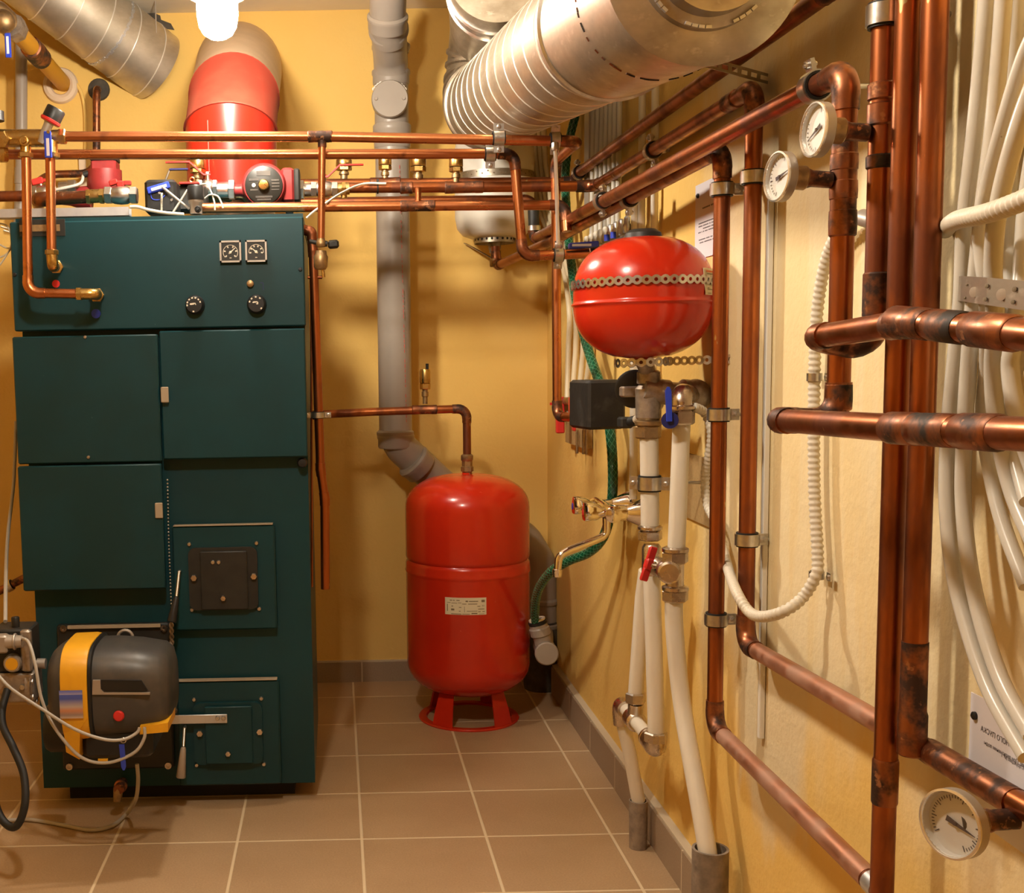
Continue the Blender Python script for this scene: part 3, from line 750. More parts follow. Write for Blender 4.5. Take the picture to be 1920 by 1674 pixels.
pipe('copper_pipe', 'dark copper pipe low on the back wall left of the boiler', 'pipe', [P(-40, 1128, Y=3.7), P(80, 1066, Y=3.7)], .0125, 'copper_dark', group=None)
c = P(15, 1108, Y=3.69)
clamp('pipe clamp on the dark low pipe left of the boiler', P(18, 1098, Y=3.7), P(80, 1066, Y=3.7) - P(-40, 1128, Y=3.7), .0125, (0, 1, 0), .06)
pts = smooth([P(-20, 520, Y=3.0), P(8, 500, Y=3.0), P(24, 478, Y=3.0), P(28, 450, Y=3.02)], 8)
wg = 'wires hanging left of the control panel'
for i in range(3):
    q = [p + V((.004 * i, .01 * i, -.008 * i)) for p in smooth([P(-20, 520 - i * 40, Y=3.0), P(6, 488 - i * 18, Y=3.0), P(22, 455 - i * 10, Y=3.0), P(14, 425, Y=3.0), P(-4, 418, Y=3.0)], 8)]
    solo(MB().tube(q, .0022, 8), 'wire', 'cable_white', ('pale wire beside the control panel, lowest of three', 'pale wire beside the control panel, middle of three', 'pale wire beside the control panel, topmost of three')[i], 'wire', wg, org=q[0])

# ================================================================== pipes in front of the boiler
Y1 = 2.83
B = V
# brass manifold
mf = T('brass_manifold', 'brass manifold bar at the left edge above the boiler', 'manifold', P(40, 258, Y=Y1))
a, e = P(-60, 259, Y=Y1), P(84, 259, Y=Y1)
part(MB().lathe([(.0205, 0), (.0205, (e - a).length)], a, e - a, 22), 'bar', 'brass', mf)
c = P(103, 255, Y=Y1)
part(MB().cyl(P(84, 258, Y=Y1), P(112, 256, Y=Y1), .0165, n=20), 'tee', 'brass', mf)
part(nut_mb(P(110, 256, Y=Y1), P(124, 256, Y=Y1), .0185), 'nut', 'brass', mf)
for px in (48, 98):
    part(nut_mb(P(px, 296, Y=Y1 - .005), P(px, 286, Y=Y1 - .005), .0185), 'nut', 'brass', mf)
    part(MB().cyl(P(px, 288, Y=Y1 - .005), P(px, 262, Y=Y1 - .002), .0125, n=16), 'outlet', 'brass', mf)
c = P(45, 264, Y=Y1 - .018)
part(MB().torus(c, (0, 1, 0), .0085, .0042, 20, 10).lathe([(.006, -.008), (.006, .008)], c, (0, 1, 0), 16), 'drain_eye', 'brass', mf)
c = P(2, 262, Y=Y1 - .02); part(nut_mb(c + V((0, .012, 0)), c + V((0, -.012, 0)), .022), 'hex_cap', 'brass', mf)
c = P(5, 292, Y=Y1 - .01); part(nut_mb(c + V((0, 0, -.014)), c + V((0, 0, .02)), .014), 'hex_cap', 'brass', mf)
c = P(4, 215, Y=Y1); part(MB().cyl(c + V((-.02, 0, -.014)), c + V((-.02, 0, .008)), .024, n=22), 'black_cap', 'black', mf)
# filling valve leaning off the manifold
fv = T('safety_valve', 'tilted grey valve with a black cap over the brass manifold', 'valve', P(84, 255, Y=Y1))
d = (P(102, 200, Y=Y1) - P(86, 232, Y=Y1)).normalized()
c = P(84, 262, Y=Y1 - .02); e = P(91, 229, Y=Y1 - .01)
part(MB().lathe([(.0075, 0), (.0105, .02), (.011, .045), (.013, .06)], P(76, 268, Y=Y1 - .015), P(91, 233, Y=Y1 - .015) - P(76, 268, Y=Y1 - .015), 18), 'body', 'case', fv)
c = P(93, 230, Y=Y1 - .012)
part(MB().lathe([(.022, 0), (.0245, .003), (.0245, .008), (.022, .009)], c, d, 26), 'ring', 'red_plastic', fv, 'red ring')
part(MB().lathe([(.0225, .0085), (.0225, .034), (.0205, .037), (.001, .0375)], c, d, 26), 'cap', 'black', fv, 'ribbed black cap')
lv = T('lever_handle', 'flat blue lever in front of the right vertical pipe on the manifold', 'lever', P(92, 262, Y=Y1 - .03))
a, e = P(91, 246, Y=Y1 - .032), P(89, 296, Y=Y1 - .032)
part(MB().box((a + e) / 2, (.0085, .0022, (a.z - e.z) / 2), None, .002), 'blade', 'blue', lv)
part(MB().box((a + e) / 2 + V((0, -.0024, -.006)), (.0035, .0005, .020)), 'faded_lettering', 'paper', lv)
part(MB().cyl(a + V((0, .03, -.002)), a + V((0, -.004, -.002)), .004, n=10), 'stem', 'brass', lv)

L1 = pipe('copper_pipe', 'left vertical copper pipe bending into the control panel', 'pipe', [P(49, 292, Y=Y1 - .005), P(53, 549, Y=Y1 - .005), P(150, 551, Y=Y1 - .005)], .0116, 'copper', .026)
part(nut_mb(P(143, 551, Y=Y1 - .005), P(154, 551, Y=Y1 - .005), .0165), 'nut', 'brass', L1)
p_, bb = fillet([P(150, 551, Y=Y1 - .005), P(181, 551, Y=Y1 - .005), P(181, 553, Y=YF - .007)], .018)
part(MB().tube(p_, .0135, 16), 'brass_elbow', 'brass', L1)
part(nut_mb(P(181, 553, Y=YF - .006), P(181, 553, Y=YF - .022), .0185), 'nut', 'brass', L1)
L2 = pipe('copper_pipe', 'right vertical copper pipe ending in a brass elbow at the control panel', 'pipe', [P(94, 292, Y=Y1 - .005), P(97, 478, Y=Y1 - .005)], .0116, 'copper')
part(nut_mb(P(97, 478, Y=Y1 - .005), P(97, 468, Y=Y1 - .005), .0165), 'nut', 'brass', L2)
p_, bb = fillet([P(97, 476, Y=Y1 - .005), P(99, 499, Y=Y1 - .005), P(103, 500, Y=YF - .007)], .018)
part(MB().tube(p_, .0135, 16), 'brass_elbow', 'brass', L2)
part(nut_mb(P(105, 500, Y=YF - .006), P(105, 500, Y=YF - .02), .0175), 'nut', 'brass', L2)
# upper crossing pipe, back leg and drop
e1 = P(1084, 265, Y=2.79)
vt = V((e1.x, 3.07, e1.z))
vb = P(1048, 781, Y=3.07)
vb = V((vt.x + .004, 3.07, vb.z))
pu = pipe('copper_pipe', 'upper of the two copper pipes crossing above the boiler front', 'pipe', [P(120, 256, Y=Y1), P(604, 256, Y=Y1), e1, vt, vb, P(1092, 783, Y=2.93)], .0120, 'copper', .026, 'copper_dark',
          coup=[(P(600, 256, Y=Y1), (1, 0, 0), .055)])
pd = pipe('copper_pipe', 'lower of the two copper pipes crossing above the boiler front', 'pipe',
          [P(-40, 289.5, Y=2.87), P(500, 289.5, Y=2.87), P(964, 288, Y=2.87), P(980, 480, Y=2.87), P(1106, 475, Y=2.87)], .0120, 'copper', .026, 'copper_dark')
# branch with drain valve at the boiler's right shoulder
br = pipe('copper_pipe', 'thin copper branch dropping from the upper crossing pipe to a drain valve', 'pipe', [P(604, 262, Y=Y1), P(602, 452, Y=Y1)], .0088, 'copper')
part(MB().lathe([(.0105, 0), (.0105, .022), (.0095, .024)], P(604, 276, Y=Y1), V((0, 0, 1)), 16), 'socket', 'copper_dark', br)
dv = T('drain_valve', 'brass drain valve with black paddle handle beside the boiler top', 'valve', P(601, 470, Y=Y1))
part(MB().lathe([(.0105, 0), (.0125, .004), (.0125, .012), (.0095, .016), (.0095, .020)], P(602, 463, Y=Y1), V((0, 0, 1)), 18)
     .lathe([(.012, 0), (.0165, .006), (.0175, .03), (.014, .036), (.013, .044)], P(601, 505, Y=Y1), P(602, 460, Y=Y1) - P(601, 505, Y=Y1), 18), 'body', 'brass_old', dv)
part(MB().cyl(P(605, 505, Y=Y1), P(607, 520, Y=Y1), .0042, n=12), 'outlet', 'brass', dv)
part(MB().cyl(P(602, 456, Y=Y1), P(614, 457, Y=Y1), .007, n=12).box(P(625, 458, Y=Y1), (.0135, .010, .010), (V((.995, 0, .08)), V((0, 1, 0)), V((-.08, 0, .995))), .005).cyl(P(602, 457, Y=Y1), P(580, 452, Y=Y1), .005, n=12), 'paddle_handle', 'black_iron', dv)
# drain riser right of the boiler
Yr = 3.02
rs = pipe('copper_pipe', 'long brown overflow pipe hanging down the right side of the boiler', 'pipe', [P(574, 432, Y=Yr), P(584, 434, Y=Yr), P(587, 470, Y=Yr), P(601, 880, Y=Yr), P(609, 935, Y=Yr), P(610, 1104, Y=Yr)], .0118, 'copper_old', .03)
part(MB().cyl(P(577, 520, Y=Yr), P(604, 520, Y=Yr - .004), .0045, n=10), 'cross_stub', 'copper_old', rs)
part(MB().cyl(P(583, 450, Y=Yr + .03), P(585, 1100, Y=Yr + .03), .0028, n=10), 'rear_tube', 'copper_old', rs)
# U-pipe to the floor tank
Yt = 3.665
up = pipe('copper_pipe', 'copper pipe running from the boiler over to the floor standing red tank', 'pipe', [P(560, 779, Y=Yt), P(700, 772, Y=Yt), P(875, 766, Y=Yt), P(876, 858, Y=Yt)], .0128, 'copper_old', .028, 'copper_dark',
          coup=[(P(796, 768, Y=Yt), (1, 0, 0), .075), (P(596, 778, Y=Yt), (1, 0, 0), .03)])
t = T('tank_union', 'brass union screwed on top of the floor standing red tank', 'union', P(876, 885, Y=Yt))
zb_ = P(876, 888, Y=Yt).z
tc_ = V((P(876, 888, Y=Yt).x, Yt, zb_))
part(MB().lathe([(.015, 0), (.015, .008), (.020, .010), (.020, .024), (.0165, .026), (.0165, .044)], tc_ + V((0, 0, -.002)), (0, 0, 1), 6), 'lower_nut', 'brass_old', t)
part(MB().lathe([(.0165, .040), (.0195, .044), (.0195, .058), (.0145, .062)], tc_, (0, 0, 1), 8), 'upper_nut', 'brass_old', t)

def air_vent(px, py0, py1, Y, s, label, capped=True):
    """bottle-shaped brass vent; px,py0 base, py1 top"""
    a, e = P(px, py0, Y=Y), P(px, py1, Y=Y); h = (e - a).length
    t = T('air_vent', label, 'air vent', a, 'brass air vents')
    part(MB().lathe([(s * .45, 0), (s * .45, h * .2), (s * .62, h * .22), (s * .62, h * .34), (s * .5, h * .36), (s * .5, h * .44)], a, e - a, 16), 'stem', 'brass_old', t)
    part(nut_mb(a + (e - a) * .42, a + (e - a) * .60, s * .98), 'nut', 'brass', t)
    part(MB().lathe([(s * .95, h * .6), (s, h * .63), (s * .97, h * .94), (s * .85, h)], a, e - a, 20), 'bottle', 'brass', t)
    return t
v = air_vent(797, 757, 692, Yt, .0175, 'brass air vent standing on the pipe to the red floor tank')
q = P(801, 690, Y=Yt); part(MB().cyl(q + V((0, 0, -.004)), q + V((0, 0, .014)), .0048, n=10), 'valve_cap', 'black', v)

# ================================================================== pipe rows behind the boiler top
Y3 = 3.20
b1c = P(1108, 349, Y=Y3)
XB1 = .708
b1c = V((XB1, Y3, b1c.z))
v2t = P(1415, 164, X=XB1); v2b = P(1404, 1212, X=XB1); v2b.y = v2t.y
c_end = P(1960, 1535, X=XB1)
pm = pipe('copper_pipe', 'copper pipe from the pump line turning along the right wall and down', 'pipe',
          [P(652, 352, Y=Y3), P(850, 351, Y=Y3), b1c, v2t, v2b, P(1733, 1404, X=XB1), c_end], .0142, 'copper_old', .032, 'copper_dark',
          coup=[(P(762, 352, Y=Y3), (1, 0, 0), .03), (P(870, 351, Y=Y3), (1, 0, 0), .10), (v2t + (b1c - v2t).normalized() * .11, b1c - v2t, .05)])
part(MB().cyl(P(1420, 1204, X=XB1) if False else v2b + (P(1733, 1404, X=XB1) - v2b).normalized() * .06, P(1733, 1404, X=XB1), .0146, n=18), 'dusty_run', 'copper_dull', pm, 'dusty paint-flecked copper length')
part(MB().cyl(P(1742, 1408, X=XB1), P(1905, 1505, X=XB1), .0158, n=18), 'stained_run', 'copper_dark', pm)
Yb = 3.43
b0c = P(1078, 332, X=XB1)
pb = pipe('copper_pipe', 'topmost copper pipe rising along the right wall towards the ceiling', 'pipe',
          [P(540, 345, Y=b0c.y), P(800, 343, Y=b0c.y), V((XB1, b0c.y, P(1060, 341, Y=b0c.y).z)), P(1082, 326, X=XB1), P(1530, 2, X=XB1), P(1572, -30, X=XB1), V((XB1, P(1572, -30, X=XB1).y - .02, 2.33))], .0142, 'copper_old', .03, 'copper_dark',
          coup=[(P(722, 343, Y=b0c.y), (1, 0, 0), .085)])
# lower rows
Y4 = 3.04
p4e = P(1064, 386, Y=Y4); a2t = P(1063, 436, Y=3.0)
p4 = pipe('copper_pipe', 'lowest copper row behind the boiler top, bending down at the right', 'pipe', [P(380, 390, Y=Y4), P(700, 387, Y=Y4), P(1060, 384, Y=Y4), V((P(1060, 384, Y=Y4).x + .002, 3.03, a2t.z + .006))], .0125, 'copper', .026, 'copper_dark',
          coup=[(P(783, 386, Y=Y4), (1, 0, 0), .085)])
Y4b = 3.50
a_s = P(1004, 444, Y=Y4b)
p4b = pipe('copper_pipe', 'rear copper row in front of the white tank with a dark downturned elbow', 'pipe', [P(560, 379, Y=Y4b), P(840, 375, Y=Y4b), P(1000, 374, Y=Y4b), P(1001, 418, Y=Y4b)], .0130, 'copper_old', .028, 'copper_dark')
part(MB().cyl(P(1000, 392, Y=Y4b), P(1001, 426, Y=Y4b), .0165, n=16), 'insulated_drop', 'black_iron', p4b)
clamp('pipe clamp under the dark elbow right of the white tank', P(1001, 428, Y=Y4b), (0, 0, 1), .013, (0, 1, 0), None, w=.014)
XA = .645
XA1 = .680
XE1, XE2 = .587, .562
v3t = P(1587, 140, X=XA)
v3b = P(1581, 798, X=XA); v3b.y = v3t.y
zE2 = P(1480, 791, X=XE2).z
pa = pipe('copper_pipe', 'long copper pipe held out from the right wall, turning down beside the gauges', 'pipe',
          [P(1001, 436, Y=Y4b), a_s + V((.0, -.0, -.004)), V((XA, v3t.y, P(1575, 138, X=XA).z)), V((XA, v3t.y, zE2 - .004)), V((XE2, v3t.y, zE2)), P(1690, 803, X=XE2), P(1990, 817, X=XE2)], .0146, 'copper_old', .030, 'copper_dark')
vv = V((XA, v3t.y, 0))
def zpx(py, px, X): return P(px, py, X=X).z
part(MB().cyl(V((XA, v3t.y, zpx(395, 1583, XA))), V((XA, v3t.y, zpx(250, 1583, XA))), .0158, n=20), 'stained_length', 'copper_dark', pa)
for y0, y1 in ((290, 318), (340, 372), (395, 440), (722, 768)):
    a, e = V((XA, v3t.y, zpx(y1, 1583, XA))), V((XA, v3t.y, zpx(y0, 1583, XA))); h = (e - a).length
    part(MB().lathe([(.0150, -.002), (.0168, 0), (.0172, h * .5), (.0168, h), (.0150, h + .002)], a, (0, 0, 1), 20), 'wrapping', 'copper_burnt' if y0 == 722 else 'copper_dark', pa)
a, e = P(1690, 803, X=XE2), P(1990, 817, X=XE2); d = (e - a).normalized()
for s0, s1, r, mt in ((-.02, .03, .0165, 'copper_dark'), (.03, .10, .0160, 'copper_burnt'), (.115, .17, .0166, 'copper_dark')):
    part(MB().lathe([(.0148, -.003), (r, 0), (r, s1 - s0), (.0148, s1 - s0 + .003)], a + d * s0, d, 20), 'coupling', mt, pa)
a2s = P(931, 499, Y=3.86)
a2m = P(1047, 446, X=.620)
v1t = P(1355, 284, X=XA1); v1b = P(1328, 1352, X=XA1); v1b.y = v1t.y
pc = pipe('copper_pipe', 'copper pipe from the white tank along the right wall, dropping past the red vessel', 'pipe',
          [P(929, 462, Y=3.86), a2s, a2m, V((XA1, v1t.y, P(1352, 280, X=XA1).z)), v1b, P(1640, 1658, X=XA1), P(1650, 1668, X=XA1)], .0142, 'copper_old', .032, 'copper_dark')
d = (P(1640, 1658, X=XA1) - v1b).normalized()
part(MB().cyl(v1b + d * .05, P(1630, 1648, X=XA1), .0147, n=18), 'dusty_run', 'copper_dull', pc, 'dusty paint-flecked copper length')
part(MB().cyl(P(1634, 1652, X=XA1), P(1651, 1669, X=XA1), .0155, n=18), 'solder_joint', 'alu', pc)
# verticals at the right
XV = .666
def vert(name, label, px, py0, py1, X, r, mt, extra=(), **k):
    a, e = P(px, py0, X=X), P(px, py1, X=X); e = V((X, a.y, zpx(py1, px, X)))
    return a, e
a4 = P(1657, 60, X=XV); yv4 = a4.y
zE1 = P(1540, 632, X=XE1).z
p4v = pipe('copper_pipe', 'dark stained vertical copper pipe carrying the upper thermometer', 'pipe',
           [V((XV, yv4, 2.35)), V((XV, yv4, 1.6)), V((XV, yv4, zE1 - .016)), V((XE1, yv4, zE1)), P(1688, 607, X=XE1), P(1720, 606, X=XE1), P(1990, 634, X=XE1)], .0142, 'copper_old', .028, 'copper_dark')
for y0, y1 in ((158, 185), (196, 232), (292, 312)):
    a, e = V((XV, yv4, zpx(y1, 1655, XV))), V((XV, yv4, zpx(y0, 1655, XV))); h = (e - a).length
    part(MB().lathe([(.0146, -.002), (.0164, 0), (.0166, h), (.0146, h + .002)], a, (0, 0, 1), 20), 'wrapping', 'copper_burnt' if y0 == 292 else 'copper_dark', p4v)
part(MB().lathe([(.0146, -.002), (.0162, 0), (.0162, .05), (.0146, .052)], V((XV, yv4, zpx(590, 1655, XV))), (0, 0, 1), 20), 'coupling', 'copper_dark', p4v)
a, e = P(1720, 606, X=XE1), P(1990, 634, X=XE1); d = (e - a).normalized()
for s0, s1, r, mt in ((-.045, .02, .0163, 'copper_dark'), (.035, .085, .0160, 'copper_burnt'), (.105, .17, .0166, 'copper_dark')):
    part(MB().lathe([(.0146, -.003), (r, 0), (r, s1 - s0), (.0146, s1 - s0 + .003)], a + d * s0, d, 20), 'coupling', mt, p4v)
X5, X6 = .677, .690
a5 = P(1697, 200, X=X5); y5 = a5.y
p5 = pipe('copper_pipe', 'left pipe of the close vertical copper pair, shiny at the top', 'pipe', [V((X5, y5, 2.35)), V((X5, y5, 1.2)), V((X5, y5, .30))], .0142, 'copper_old')
z0_, z1_ = zpx(1520, 1680, X5), zpx(1440, 1680, X5)
part(MB().lathe([(.0146, -.003), (.0158, 0), (.0158, z1_ - z0_), (.0146, z1_ - z0_ + .003)], V((X5, y5, z0_)), (0, 0, 1), 20), 'coupling', 'copper_dark', p5)
part(MB().lathe([(.0146, 0), (.0150, .002), (.0150, .11)], V((X5, y5, .30)), (0, 0, 1), 20), 'lower_length', 'copper_dark', p5)
a6 = P(1748, 200, X=X6); y6 = a6.y
zc6 = P(1733, 1404, X=XB1).z
p6 = pipe('copper_pipe', 'right pipe of the close vertical copper pair, ending in the lower tee', 'pipe', [V((X6, y6, 2.35)), V((X6, y6, 1.2)), V((X6, y6, zc6 + .012))], .0146, 'copper_old')
h = .14
part(MB().lathe([(.0150, 0), (.0172, .002), (.0172, .05), (.0155, .055), (.0155, h)], V((X6, y6, zc6 - .005)), (0, 0, 1), 20), 'socket', 'copper_dark', p6)

# ------------------------------------------------------------------ clamps
D_ = lambda a, e: (V(e) - V(a)).normalized()
clamp('bright upright clamp on the upper crossing pipe', P(935, 259, Y=2.802), (1, 0, 0), .012, (0, 0, -1), None, w=.024, ears=(0, 0, 1))
clamp('bright upright clamp on the lower crossing pipe', P(919, 289, Y=2.87), (1, 0, 0), .012, (0, 0, -1), None, w=.022, ears=(0, 0, 1))
clamp('clamp at the top of the plain steel rod', P(1041, 262, Y=2.794), (1, 0, 0), .012, (0, 0, -1), None, w=.02, ears=(0, -.3, 1))
clamp('clamp at the bottom of the plain steel rod', P(1047, 478, Y=2.87), (1, 0, 0), .012, (0, 0, -1), None, w=.02, ears=(0, -.3, 1))
rod = T('threaded_rod', 'shiny vertical steel rod between two pipe clamps', 'rod', P(1041, 280, Y=2.78))
a, e = P(1041, 272, Y=2.772), P(1047, 466, Y=2.845)
part(MB().cyl(a, e, .0048, n=14), 'shaft', 'zinc', rod)
part(nut_mb(a + V((0, 0, .006)), a + V((0, 0, -.012)), .0085), 'nut', 'steel', rod); part(nut_mb(e + V((0, 0, .014)), e, .0085), 'nut', 'steel', rod)
dA = D_(a_s, V((XA, v3t.y, P(1575, 138, X=XA).z)))
def on_line(a, e, px):
    """point of the segment a-e seen at photo column px"""
    lo, hi = 0.0, 1.0
    def col(t):
        p = RC @ (a + (e - a) * t - EYE); return CX + F * p.x / p.z
    for _ in range(40):
        mid = (lo + hi) / 2
        if (col(mid) < px) == (col(0) < col(1)): lo = mid
        else: hi = mid
    return a + (e - a) * lo
eA = V((XA, v3t.y, P(1575, 138, X=XA).z))
WALL = V((1, 0, 0))
clamp('large clamp on the long pipe just before its bend by the gauges', on_line(a_s, eA, 1528), dA, .0146, WALL, XW - XA, w=.02, ears=(-.25, 0, 1))
clamp('clamp halfway along the long pipe, nearest the corner', on_line(a_s, eA, 1130), dA, .0146, WALL, None, w=.02, ears=(0, 0, 1))
e2 = V((XA1, v1t.y, P(1352, 280, X=XA1).z))
clamp('clamp on the lower slanting pipe above the red wall vessel', on_line(a2m, e2, 1180), D_(a2m, e2), .0142, WALL, None, w=.02, ears=(0, 0, 1))
clamp('clamp on the second slanting pipe under the big duct', on_line(b1c, v2t, 1224), D_(b1c, v2t), .0142, WALL, XW - XB1, w=.02, ears=(-.2, 0, 1))
tp0, tp1 = P(1082, 326, X=XB1), P(1530, 2, X=XB1)
clamp('clamp at the lower end of the topmost slanting pipe', on_line(tp0, tp1, 1086), D_(tp0, tp1), .0142, WALL, XW - XB1, w=.018, ears=(-.2, 0, 1))
clamp('upper clamp on the vertical pipe next to the small paper notice', V((XA1, v1t.y, zpx(357, 1350, XA1))), (0, 0, 1), .0142, WALL, XW - XA1, w=.02)
clamp('middle clamp on the vertical pipe, level with the blue valve lever', V((XA1, v1t.y, zpx(777, 1345, XA1))), (0, 0, 1), .0142, WALL, XW - XA1, w=.02)
clamp('lowest clamp on the vertical pipe, near the bend to the floor', V((XA1, v1t.y, zpx(1155, 1334, XA1))), (0, 0, 1), .0142, WALL, XW - XA1, w=.02)
clamp('bright clamp on the second vertical pipe beside the lower gauge', V((XB1, v2t.y, zpx(329, 1420, XB1))), (0, 0, 1), .0142, WALL, XW - XB1, w=.02)
clamp('bright clamp on the second vertical pipe above the hanging conduit loop', V((XB1, v2t.y, zpx(1016, 1412, XB1))), (0, 0, 1), .0142, WALL, XW - XB1, w=.02)
clamp('dark clamp at the top of the stained pipe near the ceiling', V((XV, yv4, zpx(30, 1656, XV))), (0, 0, 1), .0142, WALL, XW - XV, w=.024)
clamp('small clamp holding the brown overflow pipe to the pipe behind', P(596, 778, Y=Yr + .0), (0, 0, 1), .0128, (0, 1, 0), None, w=.014, ears=(1, 0, 0))

# ------------------------------------------------------------------ thermometers
def gauge(c, n, R, stem_end, sr, label, rot, big=False):
    c, n = V(c), V(n).normalized()
    x, y, z = frame(n); t = T('thermometer', label, 'thermometer', c)
    dep = R * .36
    part(MB().lathe([(.0002, -dep), (R * .96, -dep), (R, -dep * .9), (R, 0), (R * .93, .0005), (R * .93, -R * .3), (.0002, -R * .3)], c, n, 44), 'case', 'case', t)
    part(MB().lathe([(R * .90, 0), (R * 1.005, 0), (R * 1.005, .0022), (R * .94, .0030), (R * .90, .0008)], c, n, 44, closed=True), 'rim', 'case_rim', t)
    df = -R * (.24 if big else .15)
    part(MB().lathe([(R * .9, df - .001), (R * .9, df), (.0002, df)], c, n, 40).lathe([(R * .9, df), (R * .915, df), (R * .915, .0008), (R * .9, .0008)], c, n, 40, closed=True), 'dial', 'dial', t)
    o = c + n * (df + .0006); b = MB(); nm = 40 if big else 24
    for i in range(nm + 1):
        q = math.radians(rot + 230 - 280 * i / nm) ; u = x * math.cos(q) + y * math.sin(q); v = y * math.cos(q) - x * math.sin(q)
        L = .17 if i % 5 == 0 else .09; w = R * .016
        b.add([o + u * R * .80 + v * w, o + u * R * .80 - v * w, o + u * R * (.80 - L) - v * w, o + u * R * (.80 - L) + v * w], [(0, 1, 2, 3)])
    part(b, 'scale_marks', 'ink', t)
    q = math.radians(rot); u = x * math.cos(q) + y * math.sin(q); v = y * math.cos(q) - x * math.sin(q); o2 = o + n * .0015
    part(MB().add([o2 - u * R * .3 + v * R * .09, o2 - u * R * .3 - v * R * .09, o2 + u * R * .68 - v * R * .012, o2 + u * R * .68 + v * R * .012], [(0, 1, 2, 3)]).lathe([(R * .07, 0), (R * .06, .0015)], o2, n, 14), 'needle', 'ink', t)
    part(MB().lathe([(R * .905, -.0006), (R * .905, .0002)], c, n, 40), 'glass', 'glass', t)
    bk = c - n * dep; d = V(stem_end) - bk; L = d.length
    part(MB().lathe([(sr * .9, 0), (sr * 1.05, .003), (sr * 1.05, L * .12)], bk, d, 20), 'neck', 'black_iron', t)
    nt_ = MB().lathe([(sr * 1.22, L * .12), (sr * 1.25, L * .42), (sr * 1.1, L * .46)], bk, d, 6 if big else 18)
    part(nt_, 'hex_nut', 'brass_old', t)
    part(MB().lathe([(sr * .95, L * .44), (sr, L * .5), (sr * .86, L * .58), (sr * .86, L)], bk, d, 18), 'stub', 'copper_dark', t)
    return t
g = P(1527, 243, Y=yv4)
gauge(g, (-1, -.10, .03), .0325, V((XV - .0165, yv4, zpx(247, 1655, XV))), .0125, 'upper round thermometer on the stained vertical pipe', 205)
g = P(1458, 331, Y=v3t.y)
gauge(g, (-1, -.16, .03), .0310, V((XA - .0165, v3t.y, zpx(337, 1582, XA))), .0120, 'lower left round thermometer, beside the second vertical pipe', 15)
yg = 1.175
g = P(1782, 1545, Y=yg)
gauge(g, (-.90, -.40, .05), .0365, V((XB1 - .004, yg, P(1915, 1535, X=XB1).z)), .0128, 'large thermometer low at the right edge, next to the paper notice', -15, True)

# ================================================================== pump line above the boiler
def union(a, e, r, mt='steel'):
    b = MB(); return nut_mb(a, e, r, b)
def ball_valve(x0, x1, y, Y, r, label, lever=None, lm='red_plastic', mt='steel', group=None):
    a, e = P(x0, y, Y=Y), P(x1, y, Y=Y); d = (e - a).normalized(); L = (e - a).length
    t = T('ball_valve', label, 'valve', (a + e) / 2, group)
    part(MB().lathe([(r * .8, L * .2), (r * 1.0, L * .3), (r * 1.08, L * .5), (r * 1.0, L * .7), (r * .8, L * .8)], a, d, 22), 'body', mt, t)
    part(nut_mb(a, a + d * L * .24, r * 1.02), 'end_nut', mt, t); part(nut_mb(a + d * L * .76, e, r * 1.02), 'end_nut', mt, t)
    m = (a + e) / 2
    if lever:
        ldir, L2, rise = lever
        part(MB().cyl(m, m + V((0, 0, r * 1.75)), r * .28, n=12), 'stem', mt, t)
        h = part(lever_pts(m + V((0, 0, r * 1.6)), ldir, (0, 0, 1), L2, rise, .014, .004), 'handle', lm, t)
        part(nut_mb(m + V((0, 0, r * 1.6)), m + V((0, 0, r * 1.95)), r * .33), 'handle_nut', 'steel', t)
    return t
# circulation pump, facing the camera
pc_ = P(497, 353, Y=Y3 - .03)
pump = T('circulation_pump', 'dark red circulation pump with round black face above the boiler', 'pump', pc_)
rp = .0585
part(MB().lathe([(.045, .035), (rp * .95, .028), (rp, .010), (rp, -.045), (rp * .9, -.055)], pc_, (0, 1, 0), 40), 'motor_housing', 'pump_red', pump)
part(MB().lathe([(rp * .84, -.054), (rp * .84, -.0575), (rp * .8, -.059), (.0002, -.059)], pc_, (0, 1, 0), 40), 'face_plate', 'dial_black', pump)
b = MB()
for x, z, w, h in ((-.026, .014, .012, .003), (.030, .012, .010, .002), (.031, .004, .010, .002), (.031, -.004, .010, .002), (.030, -.012, .010, .0015), (-.0255, -.012, .010, .002), (0, -.030, .022, .0025), (0, -.037, .018, .0022), (.0, .030, .018, .006)):
    b.box(pc_ + V((x, -.0595, z)), (w, .0004, h))
part(b, 'printed_lines', 'burner_grey', pump)
part(MB().lathe([(.005, -.0594), (.005, -.0602)], pc_ + V((-.026, 0, 0)), (0, 1, 0), 16), 'white_dot', 'print_white', pump)
part(MB().lathe([(.0145, -.058), (.0145, -.064), (.012, -.068), (.001, -.069)], pc_, (0, 1, 0), 24), 'vent_screw', 'brass', pump)
part(MB().box(pc_ + V((.062, .0, .002)), (.017, .045, .044), None, .006), 'terminal_box', 'pump_red', pump)
part(MB().box(pc_ + V((.086, .0, .002)), (.008, .043, .042), None, .005), 'terminal_lid', 'black_iron', pump)
part(MB().box(pc_ + V((.064, -.01, -.055)), (.010, .012, .016), None, .004), 'cable_gland', 'black', pump)
ya, ye = P(442, 355, Y=Y3), P(420, 355, Y=Y3)
part(MB().lathe([(.020, 0), (.016, .02), (.016, .05)], pc_ + V((-.05, .03, 0)), (-1, 0, 0), 20), 'inlet', 'pump_red', pump)
un = T('pipe_union', 'steel union nut left of the round faced pump', 'union', P(415, 356, Y=Y3), 'pump unions')
part(nut_mb(P(428, 356, Y=Y3), P(441, 356, Y=Y3), .027), 'nut', 'steel', un); part(MB().cyl(P(408, 356, Y=Y3), P(430, 356, Y=Y3), .021, n=20), 'sleeve', 'steel', un)
